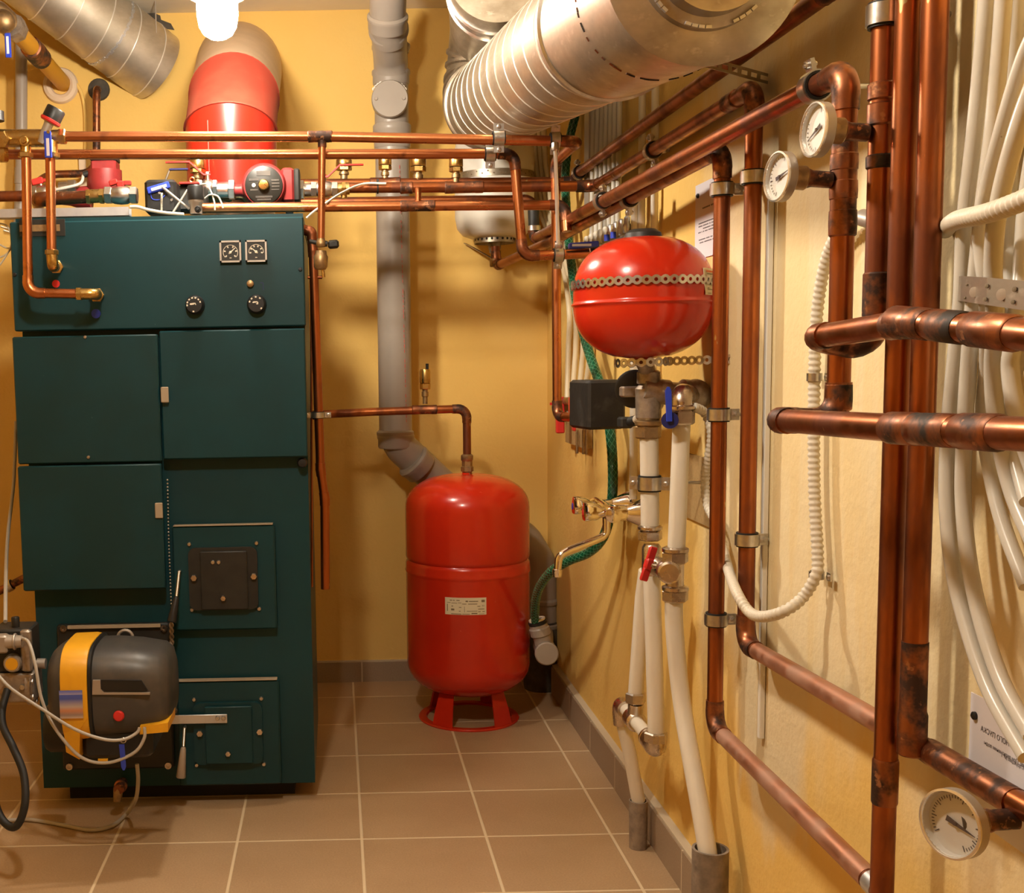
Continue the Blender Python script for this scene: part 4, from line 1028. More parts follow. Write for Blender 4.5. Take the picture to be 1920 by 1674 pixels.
un = T('pipe_union', 'steel union nut right of the round faced pump', 'union', P(565, 356, Y=Y3), 'pump unions')
part(nut_mb(P(556, 356, Y=Y3), P(571, 356, Y=Y3), .027), 'nut', 'steel', un); part(MB().cyl(P(570, 356, Y=Y3), P(584, 356, Y=Y3), .018, n=20), 'sleeve', 'steel', un)
ball_valve(582, 634, 355, Y3, .0205, 'steel ball valve with red lever right of the pump', ((1, 0, 0), .10, .030))
t = T('brass_tee', 'brass tee joining the red levered valve to the copper row', 'tee', P(645, 354, Y=Y3))
part(MB().cyl(P(634, 354, Y=Y3), P(655, 353, Y=Y3), .0165, n=18).cyl(P(645, 354, Y=Y3), P(645, 372, Y=Y3), .0085, n=12), 'body', 'brass', t)
part(nut_mb(P(640, 354, Y=Y3), P(649, 354, Y=Y3), .0195), 'nut', 'brass', t)
ball_valve(372, 408, 352, Y3, .0215, 'steel ball valve with long red lever left of the pump', ((-1, 0, .0), .105, .034))
bf = ball_valve(196, 258, 366, Y3 - .12, .0225, 'steel ball valve with short red butterfly handle at the left', None)
q = P(226, 348, Y=Y3 - .12)
part(MB().box(q + V((0, 0, .004)), (.010, .007, .008), None, .003).box(q + V((-.018, 0, .008)), (.011, .006, .007), (V((.95, 0, .3)), V((0, 1, 0)), V((-.3, 0, .95))), .002).box(q + V((.018, 0, .006)), (.010, .006, .006), None, .002), 'handle', 'red_plastic', bf, 'red handle')
part(MB().cyl(q + V((0, 0, -.022)), q, .004, n=10), 'stem', 'steel', bf)
t = T('brass_coupling', 'brass coupling left of the butterfly valve', 'coupling', P(178, 368, Y=Y3 - .12))
part(nut_mb(P(162, 369, Y=Y3 - .12), P(171, 369, Y=Y3 - .12), .0205), 'nut', 'brass', t); part(MB().cyl(P(170, 368, Y=Y3 - .12), P(198, 367, Y=Y3 - .12), .0175, n=20), 'sleeve', 'brass', t); part(nut_mb(P(186, 368, Y=Y3 - .12), P(195, 368, Y=Y3 - .12), .0205), 'nut', 'brass', t)
pipe('copper_pipe', 'short dark copper elbow pipe left of the brass coupling', 'pipe', [P(72, 384, Y=Y3 + .1), P(72, 374, Y=Y3 - .11), P(164, 369, Y=Y3 - .12)], .0165, 'copper_dark', .03)
pipe('copper_pipe', 'copper pipe stub entering at the left edge behind the manifold', 'pipe', [P(-40, 369, Y=3.38), P(62, 367, Y=3.38)], .0150, 'copper_old')
bf = ball_valve(60, 106, 362, 3.38, .021, 'steel ball valve with red handle behind the two vertical pipes', None)
q = P(76, 344, Y=3.38)
part(MB().box(q + V((-.008, 0, .006)), (.016, .007, .009), (V((.97, 0, .24)), V((0, 1, 0)), V((-.24, 0, .97))), .002).box(q + V((.016, 0, .008)), (.012, .006, .005), None, .002), 'handle', 'red_plastic', bf, 'red handle')
part(MB().cyl(q + V((.004, 0, -.026)), q, .0045, n=10), 'stem', 'steel', bf)
# rear red pump
r2 = P(196, 340, Y=3.42)
pump2 = T('circulation_pump', 'red pump with dark top seen behind the left pipes', 'pump', r2)
part(MB().lathe([(.030, -.05), (.046, -.035), (.050, -.01), (.050, .03)], r2 + V((0, 0, .0)), (0, 0, 1), 32), 'motor_housing', 'pump_red', pump2)
part(MB().box(r2 + V((.004, 0, .034)), (.036, .035, .022), None, .005), 'terminal_box', 'pump_red', pump2)
part(MB().box(r2 + V((.004, 0, .060)), (.037, .036, .008), None, .004), 'dark_lid', 'black_iron', pump2)
part(MB().lathe([(.018, 0), (.022, .03), (.032, .06), (.034, .09)], r2 + V((-.13, 0, -.045)), (1, 0, 0), 22), 'inlet', 'pump_red', pump2)
part(MB().cyl(r2 + V((-.034, -.02, .022)), r2 + V((-.055, -.022, .016)), .009, n=14), 'cable_gland', 'black', pump2)
pts = smooth([r2 + V((-.055, -.022, .016)), P(150, 344, Y=3.38), P(118, 353, Y=3.36), P(92, 358, Y=3.36)], 8)
solo(MB().tube(pts, .0045, 10), 'cable', 'cable_grey', 'pale cable leaving the red pump behind the left pipes', 'cable', org=pts[0])
un = T('pipe_union', 'grey steel union left of the rear red pump', 'union', P(135, 352, Y=3.4))
part(nut_mb(P(128, 353, Y=3.40), P(144, 352, Y=3.40), .024), 'nut', 'steel', un); part(MB().cyl(P(112, 355, Y=3.40), P(130, 353, Y=3.40), .02, n=18), 'sleeve', 'steel', un)
# actuators
YA = 3.0
ac = T('valve_actuator', 'black motor box with blue tag standing behind the boiler edge', 'actuator', P(300, 372, Y=YA))
a, e = P(272, 396, Y=YA), P(330, 340, Y=YA)
part(MB().box(((a.x + e.x) / 2, YA + .04, (a.z + e.z) / 2), ((e.x - a.x) / 2, .04, (e.z - a.z) / 2 + .006), None, .007), 'housing', 'black', ac)
bt = part(MB().box(P(297, 352, Y=YA - .006), (.029, .0035, .0085), (V((.965, 0, .26)), V((0, 1, 0)), V((-.26, 0, .965))), .003), 'blue_tag', 'blue', ac)
part(MB().box(P(298, 351.5, Y=YA - .0105), (.020, .0006, .0035), (V((.965, 0, .26)), V((0, 1, 0)), V((-.26, 0, .965)))), 'faded_lettering', 'paper', bt)
pts = smooth([P(282, 362, Y=YA - .004), P(286, 373, Y=YA - .006), P(300, 374, Y=YA - .006), P(309, 366, Y=YA - .004)], 6)
part(MB().tube(pts, .001, 6), 'wire_loop', 'blue', ac)
for x, y in ((299, 362), (322, 375)): part(MB().lathe([(.004, 0), (.003, .003)], P(x, y, Y=YA), (0, -1, 0), 12), 'screw', 'steel', ac)
b = MB(); q = [P(303, 362 + i * .25, Y=YA - .012) for i in range(140)]
for s in range(2): b.tube([p + V((math.cos(i * .33 + s * PI) * .0018, math.sin(i * .33 + s * PI) * .0018, 0)) for i, p in enumerate(q)], .0012, 6)
part(b, 'twisted_cord', 'cable_white', ac)
a2_ = T('valve_actuator', 'second black box behind the round thermostat head', 'actuator', P(360, 372, Y=YA + .08))
a, e = P(333, 396, Y=YA + .09), P(386, 346, Y=YA + .09)
part(MB().box(((a.x + e.x) / 2, YA + .12, (a.z + e.z) / 2), ((e.x - a.x) / 2, .03, (e.z - a.z) / 2), None, .006), 'housing', 'black_iron', a2_)
part(MB().box(P(356, 345, Y=YA + .10), (.026, .02, .003), None, .002), 'red_strip', 'red_plastic', a2_)
q = P(360, 337, Y=YA + .10); part(MB().torus(q, (0, 1, 0), .006, .002, 16, 8), 'ring', 'brass', a2_)
th = T('thermostat_head', 'round black thermostat head on a grey base above the boiler edge', 'valve', P(368, 395, Y=2.965))
q = P(367, 374, Y=2.965)
part(MB().lathe([(.0195, -.002), (.0205, .002), (.0205, .030), (.018, .034), (.001, .0345)], q, (0, 0, 1), 28), 'cap', 'black', th)
part(MB().lathe([(.0155, -.036), (.0155, -.012), (.0185, -.008), (.0185, -.002)], q, (0, 0, 1), 24), 'base', 'case', th)
q = P(371, 392, Y=2.948); part(MB().torus(q, (0, 1, 0), .006, .0025, 18, 8).lathe([(.005, 0), (.003, .005)], q, (0, -1, 0), 14), 'gland', 'black', th)
for (x0, y0, x1, y1, lb) in ((325, 398, 352, 356, 'grey strut leaning right behind the thermostat head'), (304, 350, 355, 392, 'brown grey strut leaning left in front of the black motor box')):
    solo(MB().cyl(P(x0, y0, Y=2.975), P(x1, y1, Y=2.975), .0032, n=10), 'strut', 'cable_grey', lb, 'strut')
pts = smooth([P(376, 346, Y=3.0), P(388, 346, Y=2.99), P(396, 360, Y=2.985), P(402, 380, Y=2.98), P(403, 394, Y=2.98)], 8)
solo(MB().tube(pts, .0022, 8), 'wire', 'cable_white', 'pale wire arching from the thermostat head to the boiler top', 'wire', 'wires over the boiler top', org=pts[0])
pts = smooth([P(384, 372, Y=2.985), P(394, 365, Y=2.98), P(408, 368, Y=2.98), P(415, 380, Y=2.98), P(418, 390, Y=2.98)], 8)
solo(MB().tube(pts, .0022, 8), 'wire', 'cable_white', 'short bowed wire right of the thermostat head', 'wire', 'wires over the boiler top', org=pts[0])
pts = smooth([P(244, 388, Y=2.945), P(258, 388, Y=2.945), P(280, 394, Y=2.945), P(310, 399, Y=2.945), P(345, 402, Y=2.945)], 8)
solo(MB().tube(pts, .0042, 10), 'cable', 'cable_white', 'cream cable lying along the boiler top edge', 'cable', org=pts[0])
pts = smooth([P(575, 409, Y=2.99), P(588, 397, Y=2.99), P(605, 385, Y=3.005), P(640, 362, Y=3.10), P(680, 345, Y=3.175), P(724, 344, Y=3.178)], 8)
solo(MB().tube(pts, .0030, 8), 'sensor_cable', 'cable_white', 'pale sensor cable strapped to the copper row by the sewer pipe', 'cable', org=pts[0])
t = solo(MB().lathe([(.0150, -.002), (.0162, -.002), (.0162, .002), (.0150, .002)], P(708, 352, Y=Y3), (1, 0, 0), 20, closed=True).box(P(708, 338, Y=Y3 - .012), (.003, .003, .003)), 'cable_tie', 'black', 'black tie holding the sensor cable', 'cable tie')
# levers with dark backs
for (x0, x1, y, Y, lb) in ((318, 366, 318, Y3 + .12, 'dark backed red lever left of the flue collar'), (400, 446, 316, Y3 + .05, 'thin dark blue lever in front of the flue collar')):
    t = T('lever_handle', lb, 'lever', P(x0, y, Y=Y)); a, e = P(x0, y, Y=Y), P(x1, y - 1, Y=Y)
    part(MB().box((a + e) / 2, ((e.x - a.x) / 2, .007, .0025), None, .001), 'blade', 'blue_dark', t)
    part(MB().cyl(a, a + V((-.014, 0, -.032)), .003, n=8), 'shank', 'steel', t)
# brass vents on the rows
air_vent(722, 340, 290, b0c.y, .0195, 'brass air vent in front of the grey sewer pipe')
air_vent(784, 348, 288, b0c.y, .0235, 'wide brass air vent right of the sewer pipe')
air_vent(855, 345, 292, Y3, .0190, 'brass air vent beside the white wall tank')
air_vent(645, 336, 298, b0c.y, .0235, 'brass air vent behind the red lever')
air_vent(371, 345, 298, 3.22, .0225, 'brass air vent left of the flue collar')
part(MB().cyl(P(784, 352, Y=Y4), P(784, 381, Y=Y4), .008, n=12), 'riser', 'copper', p4)
# galvanised channel on the boiler
gc = T('cable_channel', 'grey metal channel lying along the top left of the boiler', 'channel', P(0, 405, Y=2.95))
a, e = P(-40, 411, Y=2.95), P(241, 387, Y=2.95)
zz0, zz1 = P(100, 406, Y=2.95).z, P(100, 390, Y=2.95).z
part(MB().box(((a.x + e.x) / 2, 2.952, (zz0 + zz1) / 2), ((e.x - a.x) / 2, .0015, (zz1 - zz0) / 2)).box(((a.x + e.x) / 2, 2.972, zz0 + .0015), ((e.x - a.x) / 2, .02, .0015)).box(((a.x + e.x) / 2, 2.991, (zz0 + zz1) / 2), ((e.x - a.x) / 2, .0012, (zz1 - zz0) / 2)), 'profile', 'alu', gc)

# ================================================================== flue
xf, yf_ = -.279, 3.36
fl = T('flue_pipe', 'wide red flue pipe bending back into the wall above the boiler', 'flue', (xf, yf_, 1.51))
def mitre(c, n, ax, r, k=40):
    """section of a tube with axis ax through c cut by the plane with normal n"""
    ax = V(ax).normalized(); n = V(n).normalized(); x = V((1, 0, 0)); y = ax.cross(x); out = []
    for j in range(k):
        a = 2 * PI * j / k; p = V(c) + (x * math.cos(a) + y * math.sin(a)) * r
        p = p - ax * ((p - V(c)).dot(n) / ax.dot(n)); out.append(p)
    return out
A0, A1, A2, A3 = V((xf, yf_, 1.60)), V((xf, yf_, 1.790)), V((xf + .002, 3.480, 1.908)), V((xf - .030, YB + .02, 2.155))
u0, u1, u2 = (A1 - A0).normalized(), (A2 - A1).normalized(), (A3 - A2).normalized()
n1, n2 = (u0 + u1).normalized(), (u1 + u2).normalized()
rf = .1275
part(MB().rings([mitre(A0, u0, u0, rf), mitre(A1, n1, u0, rf)]), 'lower_section', 'red_flue', fl)
part(MB().rings([mitre(A1, n1, u0, rf + .005), mitre(A1 + n1 * .004, n1, u1, rf + .005), mitre(A1 + n1 * .006, n1, u1, rf + .001), mitre(A2 - n2 * .006, n2, u1, rf + .001), mitre(A2, n2, u1, rf + .005)]), 'bend_section', 'red_dust', fl)
part(MB().rings([mitre(A2, n2, u1, rf + .004), mitre(A2 + u2 * .02, n2, u2, rf + .001), mitre(A3, (0, 1, 0), u2, rf + .02)]), 'wall_section', 'plaster', fl, 'bare plaster coloured end in the wall')
part(MB().box((xf + .004 - .055, yf_ - rf - .0005, 1.70), (.0012, .0015, .10)), 'seam', 'red_dust', fl)
b = MB()
rs = []
for i, (rr, zz) in enumerate(((.119, 1.588), (.129, 1.593), (.132, 1.607), (.129, 1.622), (.119, 1.626))):
    rs.append([V((xf + math.cos(2 * PI * j / 72) * rr * (1 + .06 * random.uniform(-1, 1)), yf_ + math.sin(2 * PI * j / 72) * rr * (1 + .06 * random.uniform(-1, 1)), zz + random.uniform(-.008, .008))) for j in range(72)])
part(b.rings(rs), 'wool_packing', 'wool', fl, 'ragged insulation wool')
part(MB().lathe([(.113, zt + .001), (.118, zt + .01), (.118, 1.59), (.10, 1.595)], (xf, yf_, 0), (0, 0, 1), 44), 'collar', 'galv', fl)
for q in (-110, -75, -50): 
    a = math.radians(q); c = V((xf + math.cos(a) * .116, yf_ + math.sin(a) * .116, 1.55)); part(MB().lathe([(.006, -.002), (.005, .004)], c, (math.cos(a), math.sin(a), 0), 10), 'screw', 'steel', fl)

# ================================================================== ventilation ducts
def spiral_duct(name, label, a, e, r, pitch, mt, parent=None, n=56):
    a, e = V(a), V(e); d = (e - a).normalized(); L = (e - a).length
    t = T(name, label, 'duct', e) if parent is None else parent
    part(MB().cyl(a, e, r, n=n), 'shell', mt, t)
    x, y, z = frame(d); pl = []; N_ = int(L / pitch * 40)
    for i in range(N_ + 1):
        q = 2 * PI * i / 40; pl.append(a + d * (L * i / N_) + (x * math.cos(q) + y * math.sin(q)) * (r + .0006))
    part(MB().tube(pl, .0021, 8), 'spiral_seam', 'seam', t)
    return t, d, L
wl = P(292, 126, Y=YB + .02)
dl = V((.56, .51, -.37)).normalized()
ld, d, L = spiral_duct('ventilation_duct', 'spiral duct entering the back wall at the top left', wl - dl * 1.05, wl, .1235, .105, 'galv_bright')
c = wl - dl * .20
x, y, z = frame(dl)
b = MB()
for j in range(90):
    q = 2 * PI * j / 90; rr = .1245; p = c + (x * math.cos(q) + y * math.sin(q)) * rr + dl * .0025 * math.sin(j * 2.3)
    b.box(p, (.0035, .0055 + .002 * math.sin(j), .0014), (dl, (y * math.cos(q) - x * math.sin(q)), (x * math.cos(q) + y * math.sin(q))))
part(b, 'torn_foil_joint', 'alu', ld)
ring = [wl + dl * .0 + V((math.cos(2 * PI * j / 60) * .155 * (1 + .03 * math.sin(j * 3.1)), -.024, math.sin(2 * PI * j / 60) * .145 * (1 + .03 * math.sin(j * 2.3)))) for j in range(60)]
# big duct on the right
Pf, P1_, P2_ = P(925, 190, Y=3.50), P(1150, 30, Y=2.10), P(1322, -76, Y=1.62)
rd = .1270
dd = (P2_ - Pf).normalized()
P1_ = Pf + dd * ((P1_ - Pf).dot(dd)); P2_ = Pf + dd * ((P2_ - Pf).dot(dd))
big = T('ventilation_duct', 'large spiral duct running along the right wall under the ceiling', 'duct', P1_)
sp_a = Pf - dd * .02
part(MB().cyl(sp_a, P1_, rd, n=64), 'spiral_section', 'galv', big)
x, y, z = frame(dd); L = (P1_ - sp_a).length; pl = []; N_ = int(L / .118 * 44)
for i in range(N_ + 1):
    q = 2 * PI * i / 44; pl.append(sp_a + dd * (L * i / N_) + (x * math.cos(q) + y * math.sin(q)) * (rd + .0005))
part(MB().tube(pl, .0018, 8), 'spiral_seam', 'seam', big)
L2 = (P2_ - P1_).length
part(MB().lathe([(rd + .001, -.03), (rd + .006, -.026), (rd + .0075, -.012), (rd + .006, -.004), (rd + .009, .0), (rd + .009, .006), (rd + .005, .010)], P1_, dd, 64), 'bead_collar', 'steel', big)
part(MB().lathe([(rd + .004, 0), (rd + .004, L2 - .01), (rd + .009, L2 - .006), (rd + .009, L2 + .003), (rd + .002, L2 + .006), (rd - .034, L2 + .012), (rd - .036, L2 + .024), (rd - .050, L2 + .028), (rd - .052, L2 + .06)], P1_, dd, 64), 'smooth_section', 'galv', big)
b = MB(); c = P1_ + dd * (L2 * .60)
for j in range(110):
    q = 2 * PI * j / 110
    if random.random() < .72:
        rr = rd + .0048; p = c + (x * math.cos(q) + y * math.sin(q)) * rr
        b.box(p + dd * random.uniform(-.0015, .0015), (random.uniform(.0006, .0018), .0036, .0009), (dd, (y * math.cos(q) - x * math.sin(q)), (x * math.cos(q) + y * math.sin(q))))
part(b, 'torn_foil_joint', 'copper_burnt', big)
b = MB(); c = P2_ + dd * .012
for j in range(60):
    q = 2 * PI * j / 60
    if math.sin(j * .9) > -.3:
        p = c + (x * math.cos(q) + y * math.sin(q)) * (rd - .038) + dd * .014; b.box(p, (.004, .004, .002), (dd, (y * math.cos(q) - x * math.sin(q)), (x * math.cos(q) + y * math.sin(q))))
part(b, 'end_foil', 'alu', big)
# far elbow and upper leg
Pu = P(925, 62, Y=3.66)
pv = P(936, -60, Y=3.02)
pp, bends = fillet([Pf + dd * .03, Pf - dd * .16, Pu, pv], .17, 8)
el_end = [i for i in range(len(pp))]
part(MB().tube(pp, rd + .003, 56), 'elbow', 'galv', big)
b = MB()
for i in (1, 2, 4, 6, 8, 10, 12):
    if i < len(pp) - 1:
        t_ = (pp[i + 1] - pp[i - 1]).normalized(); b.lathe([(rd + .003, -.009), (rd + .0095, -.004), (rd + .0095, .004), (rd + .003, .009)], pp[i], t_, 56)
part(b, 'elbow_ribs', 'galv', big)
ud = (pv - Pu).normalized()
c = P(936, 14, Y=3.15)
c = Pu + ud * ((c - Pu).dot(ud))
part(MB().lathe([(rd + .004, -.012), (rd + .010, -.008), (rd + .010, .004), (rd + .004, .008), (rd + .004, .07), (rd + .011, .074), (rd + .011, .082), (rd + .006, .086)], c - ud * .05, ud, 56), 'upper_collar', 'steel', big)
# perforated strap over the duct
sa, se = P(1236, 92, Y=1.93), P(1440, 148, X=XW)
sp = T('perforated_strap', 'perforated metal strap running from the big duct to the right wall', 'strap', sa)
d = (se - sa); L = d.length; d.normalize(); _, up_, _ = frame(d, (0, 0, 1)); b = MB()
s_ = d.cross(up_)
K = int(L / .022)
for i in range(K):
    m0 = sa + d * (L * i / K); m1 = sa + d * (L * (i + 1) / K)
    w, hw, g_ = .0085, .0038, .30
    for sgn in (-1, 1):
        q = (m0 + m1) / 2 + up_ * sgn * (w + hw) / 2; b.box(q, ((m1 - m0).length / 2, (w - hw) / 2, .0006), (d, up_, s_))
    b.box(m0, ((m1 - m0).length * .18, hw, .0006), (d, up_, s_))
part(b, 'strip', 'galv', sp)

# ================================================================== grey sewer stack
Ys = 3.90
def S(px, py, Y=Ys): return P(px, py, Y=Y)
r110 = .0552
sw = T('sewer_pipe', 'grey plastic sewer stack with a round inspection cap on the back wall', 'sewer pipe', S(745, 830))
top = [S(728, -30, 3.60), S(727, 30, 3.66), S(733, 120), S(742, 830), S(838, 918, 3.965), S(1012, 1010, 3.975), S(1022, 1080, 3.975), S(1024, 1200, 3.975)]
pp, bends = fillet([top[1], top[2], top[3], top[4], S(985, 1010, 3.975), S(1015, 1060, 3.975), V((S(1015, 1060, 3.975).x, 3.975, .22))], .10, 8)
part(MB().tube(pp, r110, 36), 'pipe_run', 'pvc', sw)
part(MB().tube([top[0], top[1], S(730, 70, 3.75)], r110 * 1.0, 36), 'top_bend', 'pvc', sw)
def sock(c, d, L, name='socket', r=r110):
    part(MB().lathe([(r * 1.01, 0), (r * 1.13, .006), (r * 1.13, .016), (r * 1.08, .02), (r * 1.08, L - .006), (r * 1.02, L)], c, d, 40), name, 'pvc', sw)
ax = (top[2] - top[3]).normalized()
sock(S(735, 238), -ax, .07); sock(S(735, 246), ax, .012)
sock(S(733, 130), -ax, .05); sock(S(733, 82), -ax, .03); 
sock(S(729, 60, 3.74), (top[1] - S(730, 70, 3.75)), .03); sock(S(727, 26, 3.655), (top[1] - top[0]), .05)
sock(S(741, 806), -ax, .012); sock(S(742, 812), -ax, .05)
d45 = (top[4] - top[3]).normalized()
sock(S(772, 862), d45, .05)
c = S(731, 185, Ys - .075)
ic = part(MB().lathe([(.055, .055), (.0565, .02), (.0585, .016), (.0585, .0), (.056, -.004), (.001, -.004)], c, (0, 1, 0), 40), 'inspection_cap', 'pvc', sw)
for s in (-1, 1): part(MB().lathe([(.006, 0), (.005, .004)], c + V((s * .044, -.004, .0)), (0, -1, 0), 14), 'cap_screw', 'pvc', ic)
b = MB()
for j in range(13):
    q = math.radians(35 + j * 9); p = c + V((math.cos(q) * .062, .03, math.sin(q) * .062)); b.washer(p, (0, 1, 0), .0055, .0025, .002, 10)
part(b, 'perforated_band', 'steel', sw)
b = MB()
for j in range(52):
    if j % 7 not in (3,):
        p = S(745 + j * .25 - 1, 318 + j * 9.2, Ys) + V((.006, -r110 * .995, 0)); b.box(p, (.0007, .0006, random.uniform(.003, .007)))
part(b, 'red_print', 'red_plastic', sw, 'faded red printed line')
# lower tee with trap beside the tank
xs = S(1015, 1060, 3.975).x
for zq in (S(1018, 1120, 3.975).z, S(1018, 1165, 3.975).z): sock(V((xs, 3.975, zq)), (0, 0, -1), .02)
part(MB().lathe([(.060, 0), (.062, .01), (.062, .20), (.058, .24)], (xs, 3.975, 0), (0, 0, 1), 36), 'floor_socket', 'sewer_black', sw, 'blackened floor socket')
tr0 = P(1024, 1222, Y=3.55); tr1 = P(1012, 1182, Y=3.50)
tp = T('drain_trap', 'small grey drain trap receiving the green hose beside the tank', 'trap', tr0)
part(MB().lathe([(.033, -.10), (.034, -.012), (.0365, -.008), (.0365, .004), (.033, .008), (.001, .009)], P(1025, 1225, Y=3.52), (-.08, -1, .0), 30), 'cleaning_cap', 'pvc', tp)
a, e = P(1022, 1218, Y=3.56), P(1009, 1170, Y=3.56); d = e - a
part(MB().lathe([(.027, 0), (.027, d.length * .55), (.032, d.length * .6), (.032, d.length * .85), (.028, d.length * .9), (.028, d.length)], a, d, 28), 'inlet', 'pvc', tp)
part(MB().lathe([(.022, 0), (.029, .002), (.029, .010), (.022, .012)], e, d, 26, cap=True), 'rubber_seal', 'rubber', tp)
part(MB().washer(e + d.normalized() * .015, d, .026, .0165, .005, 26), 'white_ring', 'white_pipe', tp)
part(MB().cyl(a + V((.01, .06, 0)), (xs, 3.905, a.z - .03), .027, n=24), 'branch', 'pvc', tp)

# ================================================================== floor standing red tank
xt, yt_ = P(876, 1000, Y=Yt).x, Yt
zb2, zt2 = P(876, 1296, Y=Yt).z, zb_
tank = T('expansion_vessel', 'tall red floor standing expansion tank on a ring foot', 'tank', (xt, yt_, 0))
Rt = .1955
prof = []
hb, ht = .105, .105
for i in range(13):
    a = PI / 2 * i / 12; prof.append((Rt * math.sin(a) ** .8 if i else .001, zb2 + hb * (1 - math.cos(a) ** .92)))
zg = P(876, 1066, Y=Yt - Rt).z
prof += [(Rt, zg - .045), (Rt + .0012, zg - .038), (Rt + .003, zg - .034), (Rt + .0012, zg - .030), (Rt + .0005, zg - .012), (Rt - .001, zg - .006), (Rt - .006, zg), (Rt - .001, zg + .006), (Rt, zg + .012), (Rt, zg + .05)]
for i in range(13):
    a = PI / 2 * i / 12; prof.append((Rt * math.cos(a) ** .8 if i < 12 else .014, zt2 - ht + ht * math.sin(a) ** .92))
part(MB().lathe(prof, (xt, yt_, 0), (0, 0, 1), 72), 'shell', 'red', tank, ang=60)
part(MB().lathe([(.0145, -.012), (.0145, .004)], (xt, yt_, zt2), (0, 0, 1), 20), 'socket', 'red', tank)
part(MB().lathe([(.132, 0), (.160, 0), (.161, .004), (.158, .007), (.136, .006)], (xt, yt_, 0), (0, 0, 1), 56, closed=True), 'ring_foot', 'red', tank)
for q in (-129, -51, 55, 125):
    a = math.radians(q); o = V((xt, yt_, 0)); rad = V((math.cos(a), math.sin(a), 0)); tan = V((-math.sin(a), math.cos(a), 0))
    rs = []
    for z, w, r_ in ((.005, .037, .150), (.05, .033, .140), (.115, .025, .122), (zb2 + .045, .021, .104)):
        rs.append([o + rad * (r_ + .003) + tan * w + V((0, 0, z)), o + rad * (r_ + .003) - tan * w + V((0, 0, z)), o + rad * (r_ - .003) - tan * (w - .002) + V((0, 0, z)), o + rad * (r_ - .003) + tan * (w - .002) + V((0, 0, z))])
    g_ = part(MB().rings(rs), 'leg', 'red', tank)
b = MB(); zl0, zl1 = P(876, 1153, Y=Yt - Rt).z, P(876, 1121, Y=Yt - Rt).z
ln = MB(); rl = Rt + .0008
a0, a1 = math.asin((P(836, 1137, Y=Yt - Rt).x - xt) / Rt), math.asin((P(912, 1137, Y=Yt - Rt).x - xt) / Rt)
f_ = lambda u, z, r: V((xt + math.sin(a0 + (a1 - a0) * u) * r, yt_ - math.cos(a0 + (a1 - a0) * u) * r, z))
rs = [[f_(i / 12, zl0, rl), f_(i / 12, zl1, rl), f_(i / 12, zl1, rl - .002), f_(i / 12, zl0, rl - .002)] for i in range(13)]
lb_ = part(b.rings(rs), 'label_plate', 'paper_label', tank, 'paper rating label')
def strip(u0, u1, v0, v1):
    k = max(1, int((u1 - u0) * 14)); z = lambda v: zl0 + (zl1 - zl0) * v
    for i in range(k):
        p, q = u0 + (u1 - u0) * i / k, u0 + (u1 - u0) * (i + 1) / k
        ln.add([f_(p, z(v0), rl + .0004), f_(q, z(v0), rl + .0004), f_(q, z(v1), rl + .0004), f_(p, z(v1), rl + .0004)], [(0, 1, 2, 3)])
for u0, u1, v0, v1 in ((.12, .18, .82, .87), (.20, .24, .82, .87), (.28, .36, .82, .87), (.5, .56, .76, .84), (.58, .8, .77, .82), (.88, .96, .74, .88), (.05, .14, .69, .72), (.16, .3, .67, .70), (.32, .40, .69, .72), (.42, .52, .62, .66), (.56, .78, .62, .66),
                       (.78, .85, .48, .52), (.80, .95, .32, .36), (.80, .86, .17, .21), (.9, .96, .17, .21), (.05, .07, .2, .62), (.15, .23, .25, .36), (.16, .2, .48, .53), (.34, .4, .42, .46), (.34, .38, .2, .24), (.47, .48, .16, .5), (.53, .78, .21, .24), (.15, .4, .03, .07), (.42, .6, .04, .07), (.64, .78, .05, .12), (.82, .95, .04, .06)):
    strip(u0, u1, v0, v1)
part(ln, 'small_print', 'print', lb_)
cm = text_mb('CE', .0065, f_(.925, zl0 + (zl1 - zl0) * .52, rl + .0006), (1, 0, 0), (0, 0, 1), 0, mirror=True)
part(cm, 'mark', 'print', lb_)

# ================================================================== white tank in the corner
xw, yw_ = P(928, 350, Y=3.94).x, 3.955
rw = .131
zw0, zw1 = P(928, 447, Y=3.94).z, P(928, 232, Y=3.94).z
wt = T('white_vessel', 'white wall tank in the back corner below the duct elbow', 'tank', (xw, yw_, zw0))
prof = [(.02, zw0 - .002), (.07, zw0), (.105, zw0 + .012), (.124, zw0 + .034), (rw, zw0 + .07), (rw, zw1 - .08), (.122, zw1 - .035), (.09, zw1 - .01), (.01, zw1)]
part(MB().lathe(prof, (xw, yw_, 0), (0, 0, 1), 56), 'shell', 'white_paint', wt, ang=60)
zq = P(928, 322, Y=3.83).z
bd = part(MB().lathe([(rw + .0005, zq - .011), (rw + .0022, zq - .011), (rw + .0022, zq + .011), (rw + .0005, zq + .011)], (xw, yw_, 0), (0, 0, 1), 56, closed=True), 'upper_band', 'galv', wt)
b = MB()
for j in range(44):
    q = 2 * PI * j / 44; c = V((xw + math.cos(q) * (rw + .0022), yw_ + math.sin(q) * (rw + .0022), zq + (.004 if j % 2 else -.003)))
    b.lathe([(.0028, 0), (.0027, .0006)], c, (math.cos(q), math.sin(q), 0), 8)
part(b, 'band_holes', 'print', bd)
zq = zw0 - .004; rq = .066
bd = part(MB().lathe([(rq, zq - .011), (rq + .002, zq - .011), (rq + .002, zq + .010), (rq, zq + .010)], (xw, yw_, 0), (0, 0, 1), 44, closed=True), 'lower_band', 'galv', wt)
b = MB()
for j in range(24):
    q = 2 * PI * j / 24; c = V((xw + math.cos(q) * (rq + .002), yw_ + math.sin(q) * (rq + .002), zq)); b.lathe([(.0042, 0), (.004, .0006)], c, (math.cos(q), math.sin(q), 0), 10)
part(b, 'band_holes', 'dark_gap', bd)
